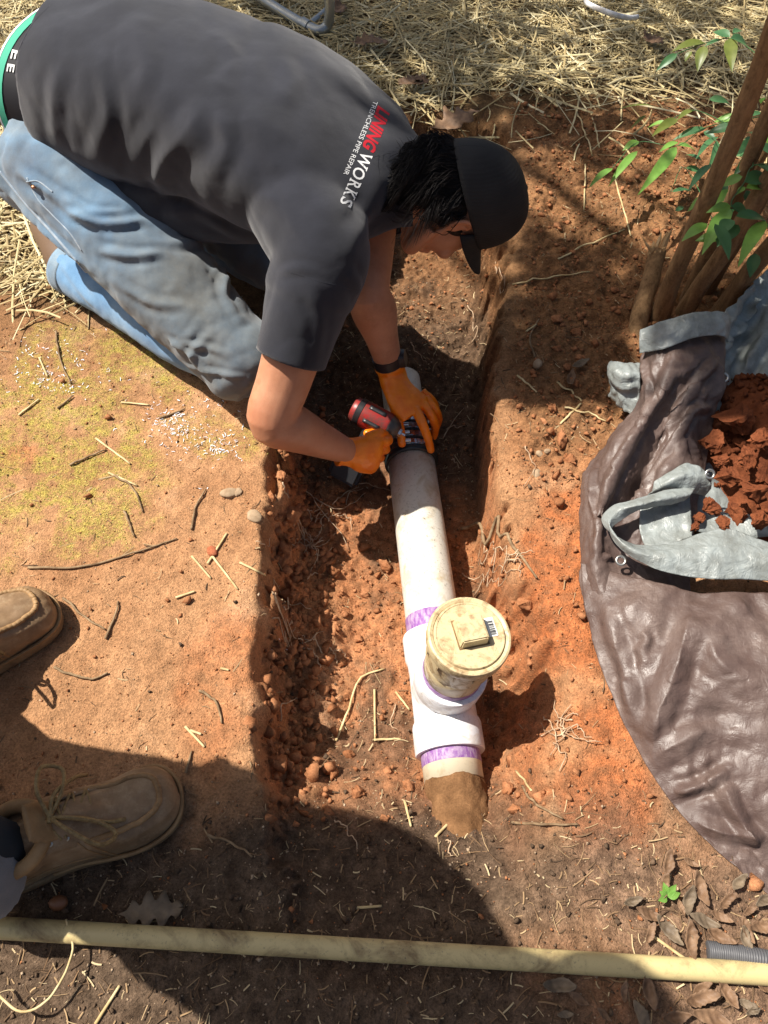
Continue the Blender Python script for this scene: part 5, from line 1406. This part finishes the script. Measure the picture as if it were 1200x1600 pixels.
# straws, twigs and roots lying singly on the soil
M_twig = mat('grey_brown_twig', rough=.85, spec=.15); q = N(M_twig); q.color(q.ramp(q.noise(60, 4), [(.3, (.14, .085, .045)), (.7, (.34, .24, .14))])); q.bump(q.noise(200, 3), .4, .001)
M_stalk = mat('dry_stalk', rough=.6, spec=.3); q = N(M_stalk); q.color(q.ramp(q.noise(40, 4), [(.3, (.40, .28, .12)), (.7, (.66, .54, .30))]))
M_root = mat('pale_root', rough=.8, spec=.2); q = N(M_root); q.color(q.ramp(q.noise(50, 4), [(.3, (.32, .19, .11)), (.7, (.60, .46, .31))]))
def ground_line(pts, r, lift=.002, n=30, seg=6, taper=.5, fat=1.0, wob=0.0):
    q_ = catmull([(u, v, 0) for u, v in pts], n)
    o = []
    for i, (u, v, _) in enumerate(q_):
        g_ = on_ground(u, v); o.append([g_.x, g_.y, g_.z])
    o = A(o); z = o[:, 2].copy()
    for _ in range(4): z[1:-1] = np.maximum(z[1:-1], (z[:-2] + z[2:]) / 2)
    o[:, 2] = z + lift + r * .7
    if wob: o += wob * fbm(np.c_[np.linspace(0, 6, n), np.full(n, pts[0][0]), np.full(n, 1.)], 3, 4)[:, None]
    rr = r * (1 - (1 - taper) * np.linspace(0, 1, n))
    return tube([(*a, b, b * fat) for a, b in zip(o, rr)], n, seg)
def where(u, v):
    if v > 1430: return 'on the dark soil near the pole'
    if u < 415 and v > 1090: return 'on the dark soil near the boots'
    if u < 415 and v > 800: return 'on the orange soil between boot and trench'
    if u < 415: return 'on the mossy soil beside the jeans'
    if v > 1180 and u > 770: return 'on the clay slope below the tarpaulin'
    if v > 780 and u < 640: return 'on the trench side left of the pipe'
    if v > 1180: return 'around the clay-caked hub'
    if v > 780: return 'on the clay slope beside the cleanout'
    if u > 790: return 'on the loose bank between trench and shrub'
    return 'in the shaded trench below the cap'
def lay(name, lines, r, mat_, label, cat, group, **kw):
    for l in lines:
        ln = math.dist(l[0], l[-1]); sz = 'short ' if ln < 42 else ('long ' if ln > 85 else '')
        shp = 'bent ' if len(l) > 2 and sz else ''
        build(name, ground_line(l, r, **kw), mat_, None, label=sz + shp + label.format(where(*l[0])), category=cat, group=group)
lay('straw_stalk', [[(800, 446), (860, 436), (921, 426)], [(822, 520), (838, 508)], [(808, 588), (838, 614)], [(870, 598), (885, 612), (908, 628)], [(875, 664), (908, 632)], [(882, 638), (915, 648), (948, 660)],
    [(525, 1158), (545, 1110), (562, 1062), (600, 1046)], [(585, 1078), (586, 1155)], [(584, 1157), (626, 1155)], [(618, 1082), (640, 1110)], [(632, 1252), (642, 1292)], [(680, 1308), (740, 1248)], [(806, 1205), (830, 1236)],
    [(150, 686), (204, 726)], [(190, 630), (234, 634)], [(290, 1136), (320, 1168)], [(298, 1142), (315, 1148)], [(332, 870), (372, 922)], [(325, 882), (355, 834)], [(300, 870), (330, 905)], [(375, 880), (415, 900)],
    [(912, 330), (914, 258)], [(925, 185), (936, 232)], [(898, 170), (925, 245)], [(960, 280), (985, 370)], [(872, 406), (975, 360)], [(545, 1420), (596, 1416)], [(150, 1600), (188, 1540)], [(275, 935), (305, 925)], [(345, 1045), (358, 1048)], [(1015, 1460), (1100, 1520)], [(170, 740), (215, 760)], [(30, 650), (62, 625)], [(75, 590), (62, 560)]],
    .0017, M_stalk, 'dry straw stalk lying {}', 'straw stalk', 'single straws on the bare soil', lift=.002, n=12, taper=.8, fat=1.5)
lay('fallen_twig', [[(45, 888), (120, 888), (200, 868), (278, 842)], [(300, 828), (306, 795), (322, 766)], [(178, 745), (205, 760), (225, 800)], [(312, 1080), (335, 1095), (348, 1130)], [(325, 1305), (360, 1316), (396, 1338)],
    [(800, 1285), (850, 1290), (902, 1290)], [(110, 728), (168, 703)], [(88, 520), (95, 565), (112, 600)], [(835, 560), (828, 530), (842, 500)], [(815, 1230), (840, 1260), (880, 1280)], [(85, 1045), (140, 1062), (170, 1052)], [(165, 1000), (180, 965), (186, 940)], [(100, 935), (140, 970), (165, 985)], [(195, 800), (210, 840)], [(90, 640), (115, 620)], [(250, 655), (290, 640)], [(290, 1210), (300, 1175)]],
    .0026, M_twig, 'thin brown twig lying {}', 'twig', 'twigs on the bare soil', n=24, taper=.6, wob=.002)
lay('fallen_twig', [[(720, 828), (770, 835), (800, 855), (838, 905)]], .0045, M_twig, 'thick forked root stick on the clay right of the pipe', 'twig', 'forked stick', n=24, taper=.5)
ROOTS = [[(470, 770), (500, 800), (525, 830), (545, 860)], [(490, 780), (530, 800), (570, 775)], [(480, 840), (500, 870), (520, 860)], [(470, 860), (505, 855), (530, 830)], [(455, 800), (470, 830), (480, 870)], [(505, 1020), (490, 1000), (510, 985)], [(480, 1015), (500, 1040), (495, 1060)], [(430, 1110), (455, 1100), (470, 1090)], [(440, 760), (455, 790)], [(520, 790), (545, 770), (560, 765)],
         [(865, 1130), (890, 1150), (935, 1165)], [(850, 1120), (870, 1160), (860, 1180)], [(845, 1150), (880, 1140), (900, 1160)], [(760, 830), (790, 870), (770, 920)], [(720, 900), (760, 915), (800, 890)], [(740, 935), (770, 900), (810, 890)], [(820, 700), (835, 730), (820, 760)], [(690, 690), (712, 655), (725, 640)], [(700, 670), (725, 668)], [(705, 720), (718, 735)], [(540, 750), (570, 760), (610, 770)], [(400, 850), (425, 860)], [(525, 1280), (545, 1300), (560, 1330)], [(700, 1310), (705, 1340)], [(620, 1100), (610, 1130), (625, 1150)], [(640, 540), (665, 570)], [(730, 480), (745, 520), (735, 540)], [(770, 430), (790, 445), (780, 455)]]
rr_ = np.random.default_rng(77)
for cx_, cy_, k_ in ((505, 815, 9), (480, 850, 7), (880, 1145, 8), (500, 1015, 4), (790, 880, 5), (450, 960, 4)):
    for _ in range(k_):
        a_ = rr_.uniform(0, 6.28); l_ = rr_.uniform(18, 46); u0, v0 = cx_ + rr_.normal(0, 14), cy_ + rr_.normal(0, 16)
        ROOTS.append([(u0, v0), (u0 + l_ * .5 * math.cos(a_), v0 + l_ * .5 * math.sin(a_)), (u0 + l_ * math.cos(a_ + .6), v0 + l_ * math.sin(a_ + .6))])
lay('root_strand', ROOTS, .0015, M_root, 'fine pale root strand {}', 'root', 'fine roots in the trench', lift=.006, n=20, taper=.4, wob=.006)
lay('curled_straw', [[(0, 1540), (45, 1580), (90, 1560), (125, 1490), (115, 1440)]], .002, M_stalk, 'long curled straw looping over the yellowed pole end', 'straw stalk', 'curled straw', lift=.03, n=30, taper=.8)

# ---- stones, chips, leaves
M_stone = mat('pale_stone', rough=.8, spec=.25); q = N(M_stone); q.color(q.ramp(q.noise(40, 5, .65), [(.3, (.22, .14, .08)), (.7, (.42, .31, .20))])); q.bump(q.noise(120, 4), .4, .001)
M_gstone = soil_mat('grey_stone', (.14, .12, .10), (.30, .26, .22), .8)
def stone(u, v, r, flat, mat_, label, group, seed, name='stone', sub=ICO3, rough=.3):
    V, F = clod(r, 700 + seed, .12 + .25 * (rough > .4)) if rough > .4 else (lump(sub, r, 700 + seed, .45, .9), sub[1]); V = V * A((1, .78, flat)); a = seed * 1.3; V = np.c_[V[:, 0] * math.cos(a) - V[:, 1] * math.sin(a), V[:, 0] * math.sin(a) + V[:, 1] * math.cos(a), V[:, 2]]
    build(name, (V + A(on_ground(u, v)) + A((0, 0, r * flat * .4)), F), mat_, None, label=label, category='stone', group=group)
for i, (u, v, r) in enumerate([(358, 772, .017), (372, 770, .010), (398, 808, .016)]): stone(u, v, r, .45, M_stone, 'flat tan stone at the left edge of the trench', 'flat stones by the trench edge', i)
for i, (u, v, r) in enumerate([(332, 862, .013)]): stone(u, v, r, .5, soil_mat('red_pebble', (.30, .09, .04), (.48, .17, .09)), 'reddish pebble among crossed straws on the soil', 'red pebble', 9)
for i, (u, v, r) in enumerate([(840, 570, .014), (843, 710, .009), (855, 706, .007), (838, 742, .013), (900, 600, .012), (885, 575, .014), (870, 545, .016), (905, 560, .013), (875, 690, .026), (860, 640, .016), (812, 540, .012), (890, 720, .02), (910, 795, .012), (850, 660, .012), (900, 520, .018), (870, 500, .02)]):
    stone(u, v, r, .6, M_stone if i < 4 else M_crumb, 'pebble half sunk in the loose bank by the trench' if i < 4 else ('big ' if r > .017 else 'small ') + 'rough red clod on the loose bank by the trench', 'pebbles on the bank' if i < 4 else 'clods on the bank', 20 + i, rough=.3 if i < 4 else .55)
for i, (u, v, r) in enumerate([(602, 886, .020), (452, 800, .030), (446, 870, .034), (470, 770, .02), (440, 745, .02), (455, 930, .026), (445, 980, .022), (490, 1060, .016), (480, 1100, .018), (520, 1210, .018), (545, 1180, .014), (560, 1240, .016), (600, 1280, .013), (590, 900, .012), (570, 930, .016), (430, 1010, .018), (425, 780, .016), (432, 905, .02), (505, 890, .018), (640, 1230, .015), (805, 1265, .018), (790, 1235, .02), (820, 945, .022), (800, 960, .018), (835, 1000, .012), (605, 1205, .014), (560, 1000, .014), (540, 960, .012), (770, 880, .02)]):
    stone(u, v, r, .75, M_crumb, ('big ' if r > .021 else 'small ' if r < .0145 else '') + 'crumbly red clay clod ' + where(u, v), 'clay clods in the trench', 60 + i, 'clay_clod', rough=.6)
M_acorn = mat('acorn_brown', (.24, .10, .045), .4, .4)
ac = on_ground(95, 1412)
build('acorn', [ball(ac + Vector((0, 0, .010)), (.014, .011, .010)), ball(ac + Vector((-.013, 0, .010)), (.003, .002, .002))], M_acorn, None, label='brown acorn lying on dark soil between boot and pole', category='acorn')

def dry_mat(name, a, b):
    m = mat(name, rough=.6, spec=.3); q = N(m); q.color(q.ramp(q.noise(45, 5, .6), [(.3, a), (.7, b)])); q.bump(q.noise(80, 4), .4, .002); return m
M_dry = dry_mat('dry_leaf', (.10, .055, .03), (.25, .15, .085)); M_dry2 = dry_mat('grey_dry_leaf', (.09, .065, .042), (.21, .155, .10))
def lobed(center, size, ang, lobes, depth, curl, seed, stem=True):
    """a leaf outline with lobes down both sides of a midrib, crumpled and laid on the soil"""
    r = np.random.default_rng(seed); m = 26; V = []; K = (-1, -.55, -.2, 0, .2, .55, 1)
    a1, a2, a3 = r.uniform(0, 6.28, 3)
    for i in range(m):
        t = i / (m - 1)
        env = (math.sin(math.pi * min(1, .02 + t * .97)) ** .75) * (.40 if lobes < 4 else .62)
        lob = 1 - depth * (.5 - .5 * math.cos(lobes * math.tau * (t + .08))) if lobes > 3 else 1 - depth * .3 * abs(math.sin(t * 22 + seed))
        for k in K:
            kk = abs(k); hw = env * (lob if kk > .5 else min(1, lob + .15)) * (1 + .12 * math.sin(t * 9 + a1 + k))
            x = (t - .5) * 2 + (.16 * kk if lobes > 3 else 0); y = hw * k
            z = curl * .55 * (y * y) * 1.8 + curl * .22 * (x * x) + .10 * math.sin(3.1 * x + a2 + y * 2) + .05 * math.sin(7 * y + a3 + 3 * x) + .03 * math.sin(14 * x + 9 * y)
            V.append((x, y, z))
    n_ = len(K); F = [(i * n_ + j, (i + 1) * n_ + j, (i + 1) * n_ + j + 1, i * n_ + j + 1) for i in range(m - 1) for j in range(n_ - 1)]
    V = A(V) * size; ca, sa = math.cos(ang), math.sin(ang)
    V = np.c_[V[:, 0] * ca - V[:, 1] * sa, V[:, 0] * sa + V[:, 1] * ca, V[:, 2]]
    gz_ = A([hz(center.x + x, center.y + y) for x, y in V[:, :2]])
    V = V + A(center); V[:, 2] = np.maximum(V[:, 2], gz_ + .002 + .06 * size * r.uniform(0, 1))
    return V, F
def dry_leaf(u, v, size, ang, lobes, depth, curl, seed, mat_, label, group, z=None):
    c_ = on_ground(u, v, .012) if z is None else P(u, v, z)
    o = build('dry_leaf', lobed(c_, size, ang, lobes, depth, curl, seed), mat_, None, label=label, category='leaf', group=group)
    md = o.modifiers.new('t', 'SOLIDIFY'); md.thickness = .0008
dry_leaf(707, 190, .082, .5, 4, .55, .5, 1, M_dry, 'brown lobed maple leaf at the far trench edge beside the cap', 'maple leaf', .02)
dry_leaf(235, 1425, .045, .1, 4, .6, .4, 2, M_dry2, 'grey lobed oak leaf on dark soil beside the pole', 'oak leaf')
for i, (u, v, s) in enumerate([(575, 65, .06), (530, 15, .05), (650, 128, .05), (1018, 60, .05), (645, 125, .04)]): dry_leaf(u, v, s, i * 1.7, 5, .5, .4, 10 + i, M_dry, 'curled brown leaf lying on the straw', 'dry leaves on the straw', .045)
LIT = [(u_ + 12, v_ + 9) for u_, v_ in [(1060, 1400), (1110, 1425), (1150, 1445), (1175, 1400), (1000, 1450), (1130, 1480), (1065, 1445), (960, 1540), (1080, 1535), (1150, 1560)]] + [(1035, 1385), (1060, 1420), (1095, 1440), (1130, 1410), (1165, 1425), (1160, 1470), (1120, 1465), (1075, 1470), (1040, 1455), (1185, 1450), (1010, 1430), (1150, 1380), (1090, 1390), (900, 1560), (870, 1540), (1090, 1560), (1130, 1550), (1170, 1580), (1050, 1590), (940, 1585), (880, 1585), (1010, 1550), (1105, 1590), (1000, 1590), (1190, 1545), (1040, 1350), (985, 1410), (1075, 1350), (890, 600), (905, 575)]
for i, (u, v) in enumerate(LIT): dry_leaf(u, v, rng.uniform(.010, .027), rng.uniform(0, 6.28), 2, rng.uniform(.2, .7), rng.uniform(.8, 2.6), 40 + i, M_dry if i % 3 else M_dry2, ('curled brown' if i % 3 else 'dull grey brown') + ' dead leaf ' + ('in the litter below the pole' if v > 1530 else 'on the loose bank by the trench' if v < 700 else 'in the litter between tarpaulin and pole'), 'leaf litter by the tarpaulin')
seed_ = empty('seedling', on_ground(1038, 1402), label='tiny bright green seedling in leaf litter below the tarpaulin', category='seedling')
for (b, t) in [((1036, 1402), (1050, 1385)), ((1036, 1400), (1030, 1382)), ((1036, 1404), (1022, 1410)), ((1038, 1404), (1056, 1398)), ((1036, 1402), (1024, 1396))]:
    build('leaf', leaf_parts(on_ground(*b, .018), on_ground(*t, .022), .0062, (0, -.2, 1), .2, .1), M_leafb, seed_)
build('stem', tube([row(on_ground(1040, 1408, -.004), .0012), row(on_ground(1037, 1402, .018), .001)], 5, 6), M_leafb, seed_)
# corrugated grey hose end under the leaf litter
hs = [P(1105, 1486, .012), P(1140, 1490, .014), P(1180, 1497, .016), P(1260, 1510, .016), P(1400, 1500, .016)]
pc = catmull([tuple(p) for p in hs], 120)
build('hose', tube([(*p, .0135 + (.0012 if k % 2 else -.0008)) for k, p in enumerate(pc)], 240, 14), mat('grey_hose', (.085, .085, .09), .5, .4), None, label='grey corrugated hose end among leaf litter by the pole', category='hose')
# plastic shavings: tiny chips nobody would count
M_chip = mat('white_shaving', (.72, .74, .80), .5, .4)
rc = np.random.default_rng(21); ctrs = [(275, 660, 22, 90), (350, 700, 20, 50), (290, 690, 30, 40), (60, 590, 28, 60), (110, 580, 40, 50), (180, 470, 40, 20), (60, 545, 25, 20), (300, 650, 60, 60), (440, 1005, 12, 6)]
cx = []
for u, v, s, k in ctrs:
    for _ in range(k):
        g_ = on_ground(u + rc.normal(0, s), v + rc.normal(0, s * .6), .001); cx.append(tuple(g_))
cx = A(cx); n = len(cx)
V, Q, sh = blades(cx, rc.uniform(0, 6.28, n), rc.uniform(.003, .010, n), rc.uniform(.0008, .002, n), np.full(n, .001), rc.normal(0, .2, n), rc.normal(0, .8, n), rc)
link('plastic_shavings', quick('plastic_shavings', V, Q), M_chip, kind='stuff', label='white plastic pipe shavings scattered on the mossy soil', category='shavings')
# fine plant debris, bark mulch and dead needles over the soil
rd = np.random.default_rng(33)
pt = pick(.25 + 1.6 * dark + 2.5 * litter + .4 * gbank + .3 * brown, 9000); n = len(pt)
V, Q, sh = blades(pt, rd.uniform(0, 6.28, n), np.clip(rd.lognormal(-4.4, .6, n), .003, .05), rd.uniform(.0006, .0026, n), rd.uniform(.0005, .003, n), rd.normal(0, .12, n), rd.normal(0, .3, n), rd)
M_deb = mat('plant_debris', rough=.85, spec=.15); q = N(M_deb); gi = q.n('ShaderNodeAttribute', attribute_name='shade')
q.color(q.ramp(gi.outputs['Fac'], [(0, (.07, .045, .028)), (.45, (.20, .12, .065)), (.8, (.38, .26, .14)), (1, (.55, .44, .26))]))
link('plant_debris', quick('plant_debris', V, Q, sh), M_deb, kind='stuff', label='fine dead plant debris and bark bits over the soil', category='debris')
# moss: short upright tufts over the mossy ground
pm = pick(moss, 9000); n = len(pm)
V, Q, sh = blades(pm, rd.uniform(0, 6.28, n), rd.uniform(.0015, .0040, n), rd.uniform(.0006, .0014, n), np.full(n, .0009), rd.uniform(.1, .9, n), rd.normal(0, .4, n), rd)
M_moss = mat('moss', rough=.85, spec=.15); q = N(M_moss); gi = q.n('ShaderNodeAttribute', attribute_name='shade')
q.color(q.ramp(gi.outputs['Fac'], [(0, (.28, .25, .05)), (.6, (.46, .42, .10)), (1, (.62, .56, .20))]))
link('moss', quick('moss', V, Q, sh), M_moss, kind='stuff', label='low yellow green moss on the soil left of the trench', category='moss')
